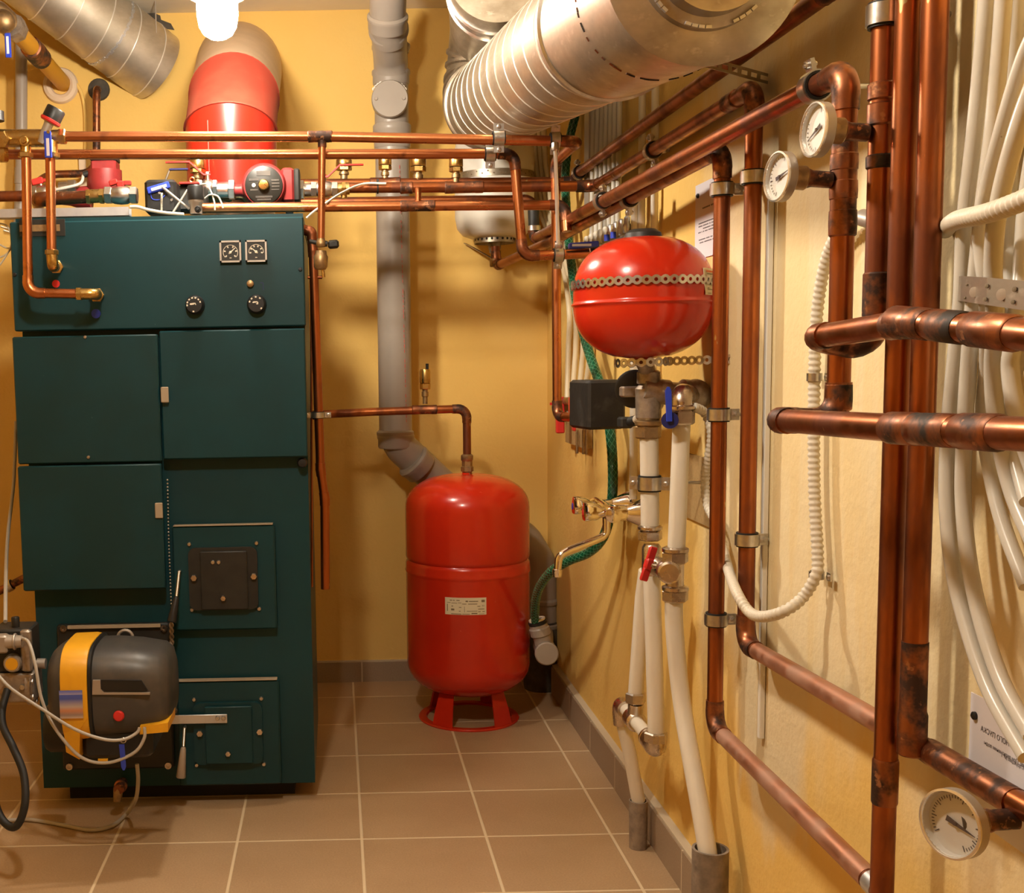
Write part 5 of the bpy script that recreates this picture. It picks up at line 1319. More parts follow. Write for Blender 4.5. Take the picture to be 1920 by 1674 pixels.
a, e = P(872, 456, Y=YB - .01), P(926, 486, Y=4.02)
b = MB(); d = (e - a).normalized(); x_, y_, z_ = frame(d)
b.box((a + e) / 2, (.008, .0012, (e - a).length / 2), (x_, y_, z_)); part(b, 'bracket_strap', 'galv', wt)
a, e = P(928, 452, Y=3.93), P(930, 496, Y=3.88)
part(MB().lathe([(.019, 0), (.021, .004), (.021, .03), (.018, .034), (.018, .044)], V((xw, yw_, zw0 - .002)), (0, 0, -1), 22), 'outlet_socket', 'cast', wt)
c2_ = T('outlet_elbow', 'brown outlet fitting under the white wall tank', 'fitting', P(929, 480, Y=3.86))
part(MB().lathe([(.017, 0), (.0185, .004), (.0185, .022), (.0165, .026)], P(929, 500, Y=3.86), V((0, 0, 1)), 20), 'socket', 'brass_old', c2_)

# ================================================================== red wall vessel
xv, yv_ = .603, 2.30
vz0, vz1 = P(1208, 674, Y=yv_).z, P(1208, 441, Y=yv_).z
ves = T('expansion_vessel', 'round red expansion vessel strapped to the right wall', 'tank', (xv, yv_, vz0))
rv = .1335; hz = (vz1 - vz0) / 2; zm = (vz0 + vz1) / 2
prof = []
for i in range(33):
    t_ = -1 + 2 * i / 32
    q = (1 - abs(t_) ** 2.7) ** (1 / 2.1) if abs(t_) < 1 else .03
    rr = rv * max(q, .05)
    dz = (t_ * hz - (-.012)) / .0042
    rr += .0032 * math.exp(-dz * dz)
    prof.append((rr, zm + t_ * hz))
fine = []
for i in range(len(prof) - 1):
    fine.append(prof[i])
    if abs((prof[i][1] + prof[i + 1][1]) / 2 - zm + .012) < .03:
        for k_ in range(1, 6):
            z = prof[i][1] + (prof[i + 1][1] - prof[i][1]) * k_ / 6; t_ = (z - zm) / hz
            rr = rv * (1 - abs(t_) ** 2.7) ** (1 / 2.1); dz = (z - zm + .012) / .0036; fine.append((rr + .0036 * math.exp(-dz * dz), z))
fine.append(prof[-1])
part(MB().lathe(fine, (xv, yv_, 0), (0, 0, 1), 72), 'shell', 'red', ves, ang=60)
part(MB().lathe([(.036, -.006), (.034, .004), (.024, .011), (.001, .012)], (xv, yv_, vz1), (0, 0, 1), 30), 'valve_cap', 'black_iron', ves)
rz = lambda z: rv * (1 - abs((z - zm) / hz) ** 2.7) ** (1 / 2.1)
def chain_band(name, c, R, z, a0, a1, parent, step=.0165, ro=.0088, ri=.0036, rise=0):
    b = MB(); n_ = int(R * (a1 - a0) / step)
    for i in range(n_ + 1):
        q = a0 + (a1 - a0) * i / n_; rad = V((math.cos(q), math.sin(q), 0)); p = V((c[0], c[1], z + rise * i / n_)) + rad * (R + .0010)
        b.washer(p, rad, ro, ri, .0012, 16)
        q2 = q + (a1 - a0) / n_ / 2; rad2 = V((math.cos(q2), math.sin(q2), 0)); tn = V((-math.sin(q2), math.cos(q2), 0))
        if i < n_: b.box(V((c[0], c[1], z + rise * (i + .5) / n_)) + rad2 * (R + .0010), (step * .26, .0052, .0006), (tn, V((0, 0, 1)), rad2))
    return part(b, name, 'steel', parent)
cs = T('chain_strap', 'perforated chain strap wrapped round the red wall vessel', 'strap', (xv, yv_ - rv, P(1208, 524, Y=yv_ - rv).z), 'vessel straps')
zc_ = P(1200, 524, Y=yv_ - rv).z
chain_band('band', (xv, yv_), rz(zc_) + .0035, zc_, math.radians(95), math.radians(400), cs)
cs2 = T('chain_strap', 'perforated chain strap under the red wall vessel', 'strap', (xv, yv_, vz0 - .006), 'vessel straps')
chain_band('band', (xv, yv_), .052, vz0 - .008, math.radians(60), math.radians(330), cs2, rise=.004)
b = MB(); a, e = V((xv + .045, yv_ - .03, vz0 - .004)), V((XW, yv_ - .09, vz0 - .002)); n_ = 8
for i in range(n_ + 1):
    p = a + (e - a) * i / n_; dr = (e - a).normalized(); nn = V((dr.y, -dr.x, 0)); b.washer(p, nn, .0088, .0036, .0012, 16)
    if i < n_: b.box(p + (e - a) / n_ / 2, ((e - a).length / n_ * .28, .0052, .0006), (dr, V((0, 0, 1)), nn))
part(b, 'tail', 'steel', cs2)
# rating label on the vessel
u0_, u1_ = P(1311, 512, Y=2.22), P(1338, 550, Y=2.24)
al = lambda px: math.atan2(P(px, 530, Y=2.22).x - xv, .0) if False else None
aL0, aL1 = math.radians(-48), math.radians(-17); zL0, zL1 = zc_ - .028, zc_ + .022
b = MB(); rs = []
for i in range(9):
    q = aL0 + (aL1 - aL0) * i / 8; g2 = lambda z, o: V((xv + math.cos(q) * (rz(z) + o), yv_ + math.sin(q) * (rz(z) + o), z))
    rs.append([g2(zL0, .0026), g2(zL1, .0026), g2(zL1, .0018), g2(zL0, .0018)])
vl = part(b.rings(rs), 'label_plate', 'paper_label', ves, 'yellowed rating label')
def vstrip(mb, u0, u1, v0, v1):
    q0, q1 = aL0 + (aL1 - aL0) * u0, aL0 + (aL1 - aL0) * u1; z0, z1 = zL0 + (zL1 - zL0) * v0, zL0 + (zL1 - zL0) * v1
    f = lambda q, z: V((xv + math.cos(q) * (rz(z) + .0031), yv_ + math.sin(q) * (rz(z) + .0031), z))
    mb.add([f(q0, z0), f(q1, z0), f(q1, z1), f(q0, z1)], [(0, 1, 2, 3)])
b = MB(); vstrip(b, .1, .6, .85, .92); part(b, 'brand_line', 'print_orange', vl)
b = MB()
for u0, u1, v0, v1 in ((.1, .6, .78, .81), (.45, .62, .70, .74), (.1, .4, .64, .68), (.6, .9, .64, .67), (.22, .3, .38, .46), (.6, .68, .36, .46), (.75, .78, .30, .46), (.1, .9, .25, .27), (.1, .6, .19, .22), (.46, .58, .09, .15), (.7, .9, .09, .16), (.1, .3, .05, .07)): vstrip(b, u0, u1, v0, v1)
part(b, 'small_print', 'print', vl)

# ================================================================== fittings under the vessel
xo = P(1216, 740, Y=2.33).x; yo_ = 2.33
def zz(py, px=1216): return P(px, py, Y=yo_).z
ft = T('pipe_cross', 'dark iron fitting stack under the red wall vessel', 'fitting', (xo, yo_, zz(790)))
part(MB().cyl((xv, yv_, vz0 + .004), (xo, yo_, zz(700)), .0165, n=20), 'nipple', 'cast', ft)
part(MB().lathe([(.016, 0), (.023, .004), (.023, zz(694) - zz(722) - .004), (.018, zz(694) - zz(722))], (xo, yo_, zz(722)), (0, 0, 1), 22), 'collar', 'cast', ft)
part(MB().lathe([(.018, 0), (.025, .008), (.026, (zz(722) - zz(790)) * .9), (.02, zz(722) - zz(790))], (xo, yo_, zz(790)), (0, 0, 1), 24), 'body', 'cast', ft)
ds = P(1190, 729, Y=2.40)
part(MB().lathe([(.037, -.012), (.0395, -.008), (.0395, .008), (.034, .012)], ds, (-.35, -1, 0), 34), 'check_disc', 'black', ft, 'black round disc')
part(MB().box(P(1190, 734, Y=2.36), (.028, .016, .0105), None, .003), 'bridge', 'cast', ft)
part(nut_mb((xo, yo_, zz(822)), (xo, yo_, zz(797)), .0262), 'nut', 'brass_old', ft); part(MB().lathe([(.0225, 0), (.0265, .003), (.0265, .010), (.022, .013)], (xo, yo_, zz(799)), (0, 0, 1), 26), 'lip', 'brass_old', ft)
gt = T('galvanised_tee', 'grey metal tee lying across under the vessel with a round end', 'fitting', P(1250, 737, Y=2.30))
a, e = P(1206, 730, Y=2.315), P(1302, 742, Y=2.335)
part(MB().lathe([(.0175, 0), (.019, .004), (.019, .022), (.0235, .028), (.025, .035), (.025, .052), (.022, .056), (.022, .075), (.030, .082), (.031, .1)], a, e - a, 28), 'barrel', 'cast', gt)
part(MB().sphere(P(1303, 741, Y=2.33), .0325, 22), 'round_end', 'cast', gt)
ne = T('nickel_elbow', 'shiny nickel elbow and nut on top of the second white pipe', 'fitting', P(1277, 780, Y=2.22))
Y2w = 2.235
p_, _b = fillet([P(1292, 742, Y=2.30), P(1277, 738, Y=Y2w), P(1278, 778, Y=Y2w)], .034, 10)
part(MB().tube(p_, .0205, 24), 'bend', 'nickel', ne)
c = P(1278, 790, Y=Y2w); part(nut_mb(c + V((0, 0, -.006)), c + V((0, 0, .022)), .0258), 'nut', 'nickel', ne); part(MB().lathe([(.021, 0), (.0255, .003), (.0255, .008), (.021, .011)], c + V((0, 0, .021)), (0, 0, 1), 26), 'lip', 'nickel', ne)
bl = T('lever_handle', 'blue upright lever left of the shiny nickel elbow', 'lever', P(1254, 760, Y=2.20))
a, e = P(1253, 725, Y=2.20), P(1255, 790, Y=2.195)
part(MB().rings([[e + V((-.005, -.002, 0)), e + V((.005, -.002, 0)), e + V((.005, .003, 0)), e + V((-.005, .003, 0))], [a + V((-.0055, -.002, -.008)), a + V((.0055, -.002, -.008)), a + V((.0055, .003, -.008)), a + V((-.0055, .003, -.008))], [a + V((-.002, -.001, 0)), a + V((.002, -.001, 0)), a + V((.002, .002, 0)), a + V((-.002, .002, 0))]]), 'blade', 'blue', bl)
part(MB().cyl(P(1256, 788, Y=2.20), P(1258, 786, Y=2.26), .016, n=18), 'hub', 'blue_dark', bl)
# insulated pump block
ib = T('insulated_valve', 'black foam wrapped valve block left of the vessel fittings', 'valve', P(1128, 757, Y=2.62))
a, e = P(1093, 806, Y=2.60), P(1168, 712, Y=2.60)
part(MB().box(((a.x + e.x) / 2, 2.66, (a.z + e.z) / 2), ((e.x - a.x) / 2, .06, (e.z - a.z) / 2), (V((.985, .17, 0)), V((-.17, .985, 0)), V((0, 0, 1))), .006), 'foam_block', 'foam', ib)
part(MB().box(P(1172, 792, Y=2.56), (.014, .02, .012), None, .004), 'gland_box', 'black_iron', ib)
a, e = P(1178, 792, Y=2.55), P(1193, 788, Y=2.53); part(MB().cyl(a, e, .0115, n=20), 'cable_gland', 'rubber', ib)
part(MB().cyl(P(1168, 735, Y=2.60), P(1186, 733, Y=2.43), .0145, n=20), 'connector', 'cast', ib)
part(MB().cyl(P(1094, 783, Y=2.915), P(1100, 780, Y=2.72), .0155, n=18), 'inlet', 'copper_dark', ib)

# ================================================================== white plastic pipes
Yw = 2.33
rW = .0182
def wn(px, py, Y): return P(px, py, Y=Y)
w1 = T('plastic_pipe', 'white plastic pipe hanging from the iron fitting stack down to the low cross', 'pipe', wn(1226, 1380, Yw))
part(MB().tube([wn(1217, 812, Yw), wn(1219, 1000, Yw)], rW, 22), 'upper_length', 'white_pipe', w1)
part(MB().tube([wn(1222, 1078, Yw), wn(1231, 1380, Yw)], rW * .94, 22), 'lower_length', 'white_pipe', w1)
c = wn(1219, 1000, Yw)
part(nut_mb(c + V((0, 0, -.014)), c + V((0, 0, .006)), .0245), 'nut', 'nickel', w1); part(MB().lathe([(.0195, 0), (.0245, .003), (.0245, .008), (.0195, .011)], c + V((0, 0, .006)), (0, 0, 1), 26), 'lip', 'nickel', w1)
part(MB().lathe([(.015, 0), (.019, .006), (.019, .06), (.015, .066)], wn(1221, 1080, Yw), (0, 0, 1), 22), 'tee', 'nickel', w1)
w2 = T('plastic_pipe', 'white plastic pipe below the nickel elbow, slanting down into a floor sleeve', 'pipe', wn(1270, 1040, Y2w))
part(MB().tube([wn(1278, 792, Y2w), wn(1268, 1035, Y2w)], rW * .92, 22), 'upper_length', 'white_pipe', w2)
sl = P(1332, 1592, X=.685)
part(MB().tube(smooth([wn(1263, 1122, Y2w), wn(1266, 1200, Y2w), wn(1282, 1340, Y2w - .02), sl + V((-.006, .0, .0)), sl + V((.0, .0, -.08))], 8), rW * .95, 22), 'lower_length', 'white_pipe', w2)
for py, up in ((1044, 1), (1116, -1)):
    c = wn(1266, py, Y2w)
    part(nut_mb(c + V((0, 0, -.012)), c + V((0, 0, .011)), .0255), 'nut', 'nickel', w2)
    part(MB().lathe([(.0195, -.006), (.0255, -.003), (.0255, .003), (.0195, .006)], c + V((0, 0, .014)), (0, 0, 1), 26), 'lip', 'nickel', w2)
part(MB().lathe([(.019, 0), (.0175, .01), (.0175, .05), (.019, .06)], wn(1265, 1105, Y2w), (0, 0, 1), 24), 'tee', 'nickel', w2)
tv = T('tap_valve', 'nickel cross valve with red handle linking the two white pipes', 'valve', wn(1240, 1068, 2.27))
part(MB().lathe([(.016, 0), (.021, .006), (.022, .02), (.017, .026), (.017, .05), (.020, .054), (.020, .07)], wn(1258, 1072, Y2w - .005), wn(1222, 1058, Yw) - wn(1258, 1072, Y2w), 24), 'body', 'nickel', tv)
part(MB().lathe([(.022, 0), (.022, .012), (.018, .016), (.001, .017)], wn(1255, 1072, Y2w - .012), (-.3, -1, 0), 26), 'front_boss', 'nickel', tv)
q = wn(1216, 1057, 2.262)
part(MB().cyl(q, wn(1236, 1062, 2.285), .008, n=14), 'spindle', 'nickel', tv)
hd = MB()
ux = (wn(1226, 1028, 2.262) - wn(1208, 1085, 2.262)).normalized(); uy = V((.3, -.95, 0)).normalized(); uy = (uy - ux * uy.dot(ux)).normalized(); uz = ux.cross(uy)
hd.box(q, (.012, .006, .0085), (ux, uy, uz), .004)
hd.box(q + ux * .021, (.014, .0035, .0085), (ux, uy, uz), .002).box(q - ux * .021, (.014, .0035, .0085), (ux, uy, uz), .002)
part(hd, 'handle', 'red_plastic', tv, 'red butterfly handle')
w3 = solo(MB().tube([wn(1212, 1070, 2.45), wn(1205, 1120, 2.47), wn(1192, 1300, 2.49)], rW * .9, 22), 'plastic_pipe', 'white_pipe', 'white plastic pipe behind the longest one, ending on the far side of the cross', 'pipe', org=wn(1192, 1300, 2.49))
nn_ = wn(1192, 1308, 2.49); part(nut_mb(nn_ + V((0, 0, -.012)), nn_ + V((0, 0, .012)), .0225), 'nut', 'nickel', w3)
# low cross
cr = T('pipe_cross', 'nickel elbows and short white pipe low on the right wall', 'fitting', wn(1200, 1355, 2.45))
pf_, pn_ = wn(1164, 1318, 2.62), wn(1231, 1400, Yw)
part(MB().cyl(pf_ + (pn_ - pf_) * .08, pn_ - (pn_ - pf_) * .06, rW * .8, n=22), 'cross_pipe', 'white_pipe', cr)
d = (pn_ - pf_).normalized()
part(MB().lathe([(.018, 0), (.0225, .004), (.0225, .04), (.018, .045)], pf_ + (pn_ - pf_) * .33, d, 22).cyl(wn(1192, 1318, 2.49), pf_ + (pn_ - pf_) * .42, .0165, n=20), 'tee', 'nickel', cr)
p_, _b = fillet([wn(1230, 1374, Yw), pn_ + V((0, 0, -.004)), pn_ - d * .055], .026, 8); part(MB().tube(p_, .0215, 22), 'near_elbow', 'nickel', cr)
c = wn(1230, 1384, Yw); part(nut_mb(c + V((0, 0, -.008)), c + V((0, 0, .014)), .0245), 'nut', 'nickel', cr)
c = wn(1226, 1384, Yw + .03); part(MB().lathe([(.0185, 0), (.0225, .003), (.0225, .009), (.0185, .012)], pn_ - d * .06, d, 22), 'lip', 'nickel', cr)
p_, _b = fillet([pf_ + d * .05, pf_, pf_ + V((.004, 0, -.05))], .026, 8); part(MB().tube(p_, .0205, 22), 'far_elbow', 'nickel', cr)
lo = P(1197, 1502, X=.688)
w4 = solo(MB().tube([pf_ + V((.003, 0, -.04)), (pf_ + lo) / 2 + V((.0, 0, 0)), lo], rW * .86, 22), 'plastic_pipe', 'white_pipe', 'short white pipe dropping from the low cross into the skirting', 'pipe', org=lo)
sk = T('pipe_sleeve', 'small grey broken sleeve in the skirting under the low cross', 'sleeve', (lo.x, lo.y, 0))
part(MB().lathe([(.0205, 0), (.0215, lo.z + .002), (.0185, lo.z + .002), (.018, .01)], (lo.x, lo.y, 0), (0, 0, 1), 24), 'tube', 'cement', sk)
fs = T('pipe_sleeve', 'thick grey floor sleeve holding the slanting white pipe', 'sleeve', (sl.x, sl.y, 0))
part(MB().lathe([(.0335, 0), (.0335, sl.z + .002), (.0285, sl.z + .002), (.0285, sl.z - .12)], (sl.x, sl.y, 0), (0, 0, 1), 36), 'tube', 'dirty_pvc', fs)
clamp('rubber lined clamp on the white pipe above the chrome tap', wn(1218, 906, Yw), (0, 0, 1), rW, (1, 0, 0), XW - wn(1218, 906, Yw).x, w=.026, ears=(.9, -.5, 0))
# thin supply pipe to the tap
xt1 = .715
tn = P(1187, 962, X=xt1)
thp = P(1190, 820, X=xt1)
solo(MB().tube([V((xt1, tn.y, 1.55)), V((xt1, tn.y, tn.z + .035))], .0095, 18), 'supply_pipe', 'white_pipe', 'thin white supply pipe dropping to the chrome tap', 'pipe', org=V((xt1, tn.y, tn.z)))
for px, lb in ((1203, 'left of two thin white pipes above the red wall vessel'), (1227, 'right of two thin white pipes above the red wall vessel')):
    a = P(px, 400, X=.728)
    solo(MB().tube([V((.728, a.y, 2.30)), V((.728, a.y, 1.0))], .0085, 14), 'supply_pipe', 'white_pipe', lb, 'pipe', org=V((.728, a.y, 1.0)))

# ================================================================== chrome tap
tap = T('water_tap', 'chrome two handle tap with long bent spout on the right wall', 'tap', tn)
yn, yfar = tn.y, tn.y + .15
zt_ = tn.z
xb = .664
for y in (yn, yfar):
    part(MB().lathe([(.0385, .001), (.0385, .005), (.034, .012), (.017, .046), (.0150, .048)], (XW, y, zt_), (-1, 0, 0), 30), 'rosette', 'chrome', tap)
    part(MB().lathe([(.014, .04), (.014, .047), (.0185, .049), (.0185, .064), (.0150, .067)], (XW, y, zt_), (-1, 0, 0), 22), 'union', 'chrome', tap)
part(MB().lathe([(.012, -.026), (.0205, -.021), (.0205, .018), (.0185, .024), (.0185, .126), (.0205, .132), (.0205, .171), (.012, .176)], (xb, yn, zt_), (0, 1, 0), 26), 'body', 'chrome', tap)
for y, lb in ((yn + .012, 'near'), (yfar - .012, 'far')):
    h = MB(); rs = []
    for xx, r_ in ((.0, .0115), (.012, .013), (.016, .015), (.026, .020), (.050, .0225), (.056, .0215), (.058, .012)):
        ring_ = []
        for j in range(24):
            q = 2 * PI * j / 24; rr = r_ * (1 + (.0 if xx < .015 else .13) * math.cos(3 * q)); ring_.append(V((xb - .010 - xx, y + math.cos(q + PI / 2) * rr, zt_ + .002 + math.sin(q + PI / 2) * rr)))
        rs.append(ring_)
    hh = part(h.rings(rs), 'handle', 'chrome', tap)
    part(MB().lathe([(.009, 0), (.008, .0012)], (xb - .068, y, zt_ + .002), (-1, 0, 0), 18), 'colour_dot', 'red_plastic' if y < yn + .05 else 'blue', hh)
ym = yn + .075
sp0 = V((xb - .006, ym - .045, zt_ - .012))
pth = [sp0, sp0 + V((0, 0, -.045)), P(1118, 1012, Y=ym - .05), P(1065, 1032, Y=ym - .06), P(1048, 1042, Y=ym - .065), P(1045, 1075, Y=ym - .065)]
p_, _b = fillet(pth, .024, 8)
part(MB().tube(p_, [.0105] + [.0095] * (len(p_) - 2) + [.0085], 18), 'spout', 'chrome', tap)
e = p_[-1]; part(MB().lathe([(.0095, -.008), (.0115, -.006), (.0115, .004), (.0105, .006), (.0105, .012)], e + V((0, 0, .004)), (0, 0, -1), 20), 'aerator', 'chrome', tap)

# ================================================================== green hose
hp = [P(1082, 205, Y=3.60), P(1068, 262, Y=3.64), P(1060, 330, Y=3.65), P(1064, 420, Y=3.59), P(1072, 500, Y=3.50), P(1083, 580, Y=3.36), P(1104, 660, Y=3.24), P(1128, 730, Y=3.12), P(1143, 800, Y=3.02), P(1149, 880, Y=2.98), P(1146, 950, Y=3.0), P(1132, 1005, Y=3.02), P(1105, 1035, Y=3.08), P(1065, 1052, Y=3.16), P(1030, 1075, Y=3.26), P(1008, 1110, Y=3.40), P(1003, 1150, Y=3.52), P(1005, 1176, Y=3.56)]
hs_ = smooth([EYE + (p - EYE) * .982 for p in hp[:9]] + hp[9:], 8)
gh = solo(MB().tube(hs_, .0128, 18), 'garden_hose', 'hose_green', 'green braided hose hanging along the right wall into the drain trap', 'hose', org=hp[-1])
q = resample(hs_, .006); b = MB()
ts = [(q[min(i + 1, len(q) - 1)] - q[max(i - 1, 0)]).normalized() for i in range(len(q))]
x_, y_, _z = frame(ts[0]); fr_ = []
for i, p in enumerate(q):
    x_ = (x_ - ts[i] * x_.dot(ts[i])).normalized(); y_ = ts[i].cross(x_); fr_.append((x_.copy(), y_.copy()))
for s in range(6):
    for dr in (-1, 1):
        b.tube([p + (fr_[i][0] * math.cos(dr * i * .36 + s * PI / 3) + fr_[i][1] * math.sin(dr * i * .36 + s * PI / 3)) * .0126 for i, p in enumerate(q)], .00062, 4)
part(b, 'braid', 'hose_thread', gh, 'pale green braid threads')

# ================================================================== corrugated conduits
def corr(name, label, pts, r, mt='conduit', pitch=.0046, cat='conduit'):
    q = resample(smooth(pts, 14), pitch / 2)
    return solo(MB().tube(q, [r if (i // 2) % 2 else r * .84 for i in range(len(q))], 16), name, mt, label, cat, org=pts[0], ang=80)
XL = .722
cp_ = [P(1648, 415, X=XL + .005), P(1610, 408, X=XL), P(1578, 428, X=XL), P(1552, 478, X=XL), P(1535, 560, X=XL), P(1528, 660, X=XL), P(1526, 800, X=XL), P(1527, 920, X=XL), P(1533, 1040, X=XL), P(1530, 1078, X=XL - .004), P(1505, 1120, X=XL - .02), P(1470, 1146, X=.672), P(1430, 1156, X=.660), P(1405, 1147, X=.662), P(1384, 1116, X=.660), P(1369, 1078, X=.686), P(1357, 1035, X=.716), P(1345, 985, X=XL), P(1326, 945, X=XL), P(1322, 895, X=XL), P(1330, 850, X=XL), P(1334, 810, X=XL), P(1322, 775, X=XL - .01), P(1300, 762, X=XL - .04)]
cd = corr('corrugated_conduit', 'long corrugated conduit looping down the right wall behind the copper pipes', cp_, .0092)
a = P(1618, 408, X=XL); part(MB().cyl(a, P(1648, 416, X=XL), .0118, n=20), 'end_plug', 'case', cd)
for py, dx, lb in ((707, 0, 'small saddle clip on the conduit, level with the red vessel bottom'), (1078, 4, 'small saddle clip on the conduit just above its bottom loop')):
    c = P(1527 + dx, py, X=XL); t = T('saddle_clip', lb, 'clip', c)
    b = MB().lathe([(.0098, -.006), (.0112, -.006), (.0112, .006), (.0098, .006)], c, (0, 0, 1), 22, closed=True)
    for s in (-1, 1): b.box(c + V((.012, s * .017, 0)), (.001, .007, .006))
    part(b, 'band', 'steel', t)
    for s in (-1, 1): part(MB().lathe([(.004, 0), (.003, .003)], c + V((.011, s * .018, 0)), (-1, 0, 0), 10), 'screw', 'steel', t)
corr('corrugated_conduit', 'pale corrugated conduit coming out of the wall over the white tubes', [P(1772, 432, X=.738), P(1782, 420, X=.70), P(1800, 411, X=.655), P(1850, 400, X=.634), P(1900, 383, X=.630), P(1960, 358, X=.630)], .0100)
corr('corrugated_conduit', 'short corrugated cable sleeve leaving the black foam valve block', [P(1192, 788, Y=2.53), P(1207, 778, Y=2.49), P(1224, 766, Y=2.44), P(1238, 758, Y=2.41)], .0098, pitch=.0052)
cw = P(1443, 420, X=.738)
solo(MB().box((.739, cw.y, .94), (.005, .0055, .47), None, .0015), 'cable_trunking', 'white_paint', 'thin pale trunking running down the wall beside the second vertical pipe', 'trunking', org=(.739, cw.y, .47))
a = P(1300, 912, X=.735)
y0, y1 = P(1336, 900, X=.742).y, P(1286, 900, X=.742).y
solo(MB().box((.741, (y0 + y1) / 2, (P(1300, 852, X=.742).z + P(1300, 974, X=.742).z) / 2), (.0025, (y1 - y0) / 2, (P(1300, 852, X=.742).z - P(1300, 974, X=.742).z) / 2)), 'cardboard_piece', 'wood_tan', 'tan board panel on the wall behind the white pipes', 'board')

# ================================================================== white tube bundle at the right edge
def bundle(pts, r, lb, mt='pex', n=14):
    q = smooth([P(x, y, X=X) for x, y, X in pts], 8)
    return solo(MB().tube(q, r, n), 'heating_tube', mt, lb, 'tube', 'white heating tubes at the right edge', org=q[-1])
bundle([(1852, -40, .70), (1845, 60, .70), (1826, 260, .70), (1808, 420, .70), (1802, 560, .70), (1790, 680, .70), (1779, 800, .70), (1775, 930, .695), (1786, 1060, .69), (1815, 1180, .685), (1858, 1300, .68), (1925, 1420, .675)], .0085, 'outermost left white tube of the bundle, curving down to the right edge')
bundle([(1884, -40, .70), (1876, 80, .70), (1862, 240, .70), (1842, 400, .695), (1826, 560, .695), (1815, 700, .70), (1808, 820, .70), (1806, 940, .70), (1818, 1060, .695), (1842, 1170, .69), (1880, 1280, .685), (1935, 1380, .68)], .0085, 'second white tube of the bundle, running beside the outermost one')
bundle([(1962, 20, .66), (1920, 110, .660), (1880, 240, .662), (1852, 350, .668), (1838, 440, .676), (1850, 560, .684), (1850, 680, .712), (1842, 780, .722), (1856, 880, .72), (1880, 980, .715), (1925, 1100, .71)], .0078, 'white tube of the bundle with the bright streak at the top')
bundle([(1990, 60, .655), (1935, 170, .66), (1898, 280, .655), (1870, 400, .657), (1862, 500, .668), (1866, 600, .676), (1862, 700, .692), (1870, 800, .700), (1898, 920, .705), (1945, 1030, .70)], .0088, 'white tube of the bundle passing in front of the others at the top')
bundle([(1908, -40, .728), (1900, 100, .728), (1893, 240, .73), (1892, 400, .728), (1896, 540, .718), (1905, 660, .715), (1892, 740, .718), (1902, 830, .718), (1930, 940, .70)], .0095, 'broad white tube at the back of the bundle')
bundle([(1945, 250, .725), (1925, 380, .722), (1915, 520, .712), (1900, 640, .69), (1895, 700, .688), (1912, 800, .688), (1945, 900, .69)], .0088, 'scuffed white tube of the bundle nearest the right edge')
bs = T('metal_band', 'perforated metal band holding the white tubes to the wall', 'band', P(1850, 545, X=.67))
pl = [P(1792, 541, X=.738), P(1794, 541, X=.70), P(1802, 541, X=.684), P(1850, 546, X=.648), P(1935, 556, X=.642)]
q, _b = fillet(pl, .012, 6); b = MB(); rs = []
for p in q: rs.append(p)
hgt = .0135
for i in range(len(q) - 1):
    a, e = q[i], q[i + 1]; dr = (e - a).normalized(); nn = dr.cross(V((0, 0, 1))).normalized()
    b.add([a + V((0, 0, -hgt)), e + V((0, 0, -hgt)), e + V((0, 0, hgt)), a + V((0, 0, hgt)), a + V((0, 0, -hgt)) - nn * .0012, e + V((0, 0, -hgt)) - nn * .0012, e + V((0, 0, hgt)) - nn * .0012, a + V((0, 0, hgt)) - nn * .0012], [(0, 1, 2, 3), (7, 6, 5, 4), (0, 4, 5, 1), (3, 2, 6, 7)])
bd = part(b, 'strip', 'galv', bs)
b = MB(); b2 = MB()
for px, dz, r_ in ((1815, .007, .0014), (1812, -.007, .0014), (1853, .007, .0022), (1851, -.006, .0022), (1829, 0, .0055), (1881, 0, .0058), (1905, .006, .0026), (1903, -.006, .0022)):
    c = P(px, 545 + (px - 1800) * .09, X=.684 - (px - 1802) * .00075 if px < 1850 else .648 - (px - 1850) * .00007); nrm = V((-1, -.35, 0)).normalized()
    (b2 if r_ > .005 else b).lathe([(r_, 0), (r_, .0010), (r_ * .5, .0013)], c + V((-.0012, 0, dz)), nrm, 14)
part(b, 'holes', 'print', bd); part(b2, 'screw_heads', 'case', bd)

# ================================================================== paper notices
def notice(label, y0, z1, w, h, lines, tack, text=None):
    """sheet on the right wall from y0 towards the camera"""
    t = T('paper_notice', label, 'paper', (.7445, y0, z1))
    part(MB().box((.7432, y0 - w / 2, z1 - h / 2), (.0006, w / 2, h / 2)), 'sheet', 'paper', t)
    b = MB()
    for u0, u1, v, th in lines:
        k = max(1, int((u1 - u0) * w / .0042)); 
        for i in range(k):
            if random.random() < .86:
                ya = y0 - w * (u0 + (u1 - u0) * i / k); yb = y0 - w * (u0 + (u1 - u0) * (i + .72) / k)
                zc = z1 - v * h; b.add([(.7424, ya, zc - th), (.7424, yb, zc - th), (.7424, yb, zc + th), (.7424, ya, zc + th)], [(0, 1, 2, 3)])
    if b.v: part(b, 'small_print', 'ink', t)
    if text:
        for s, u, v, size in text:
            q = P(u, v, X=.7424); part(text_mb(s, size, q, (0, -1, 0), (0, 0, 1), .0002, mirror=True, align='RIGHT'), 'printed_line', 'ink', t)
    part(MB().lathe([(.0048, 0), (.0048, .003), (.002, .005)], (.7425, y0 - w * tack[0], z1 - h * tack[1]), (-1, 0, 0), 16), 'tack', 'black', t)
    return t
a = P(1822, 1297, X=.7435)
notice('white paper notice pinned behind the white tubes, low at the right edge', a.y, a.z, .21, .148, [], (.055, .17),
       [('ИСХОДНОГО ДЛЯ ПЕРВИЧНОГО ПУСКА', 1839, 1365, .0088), ('отключение. При включении воды', 1845, 1391, .0066), ('см. Инструкция № 1', 1877, 1415, .0066)])
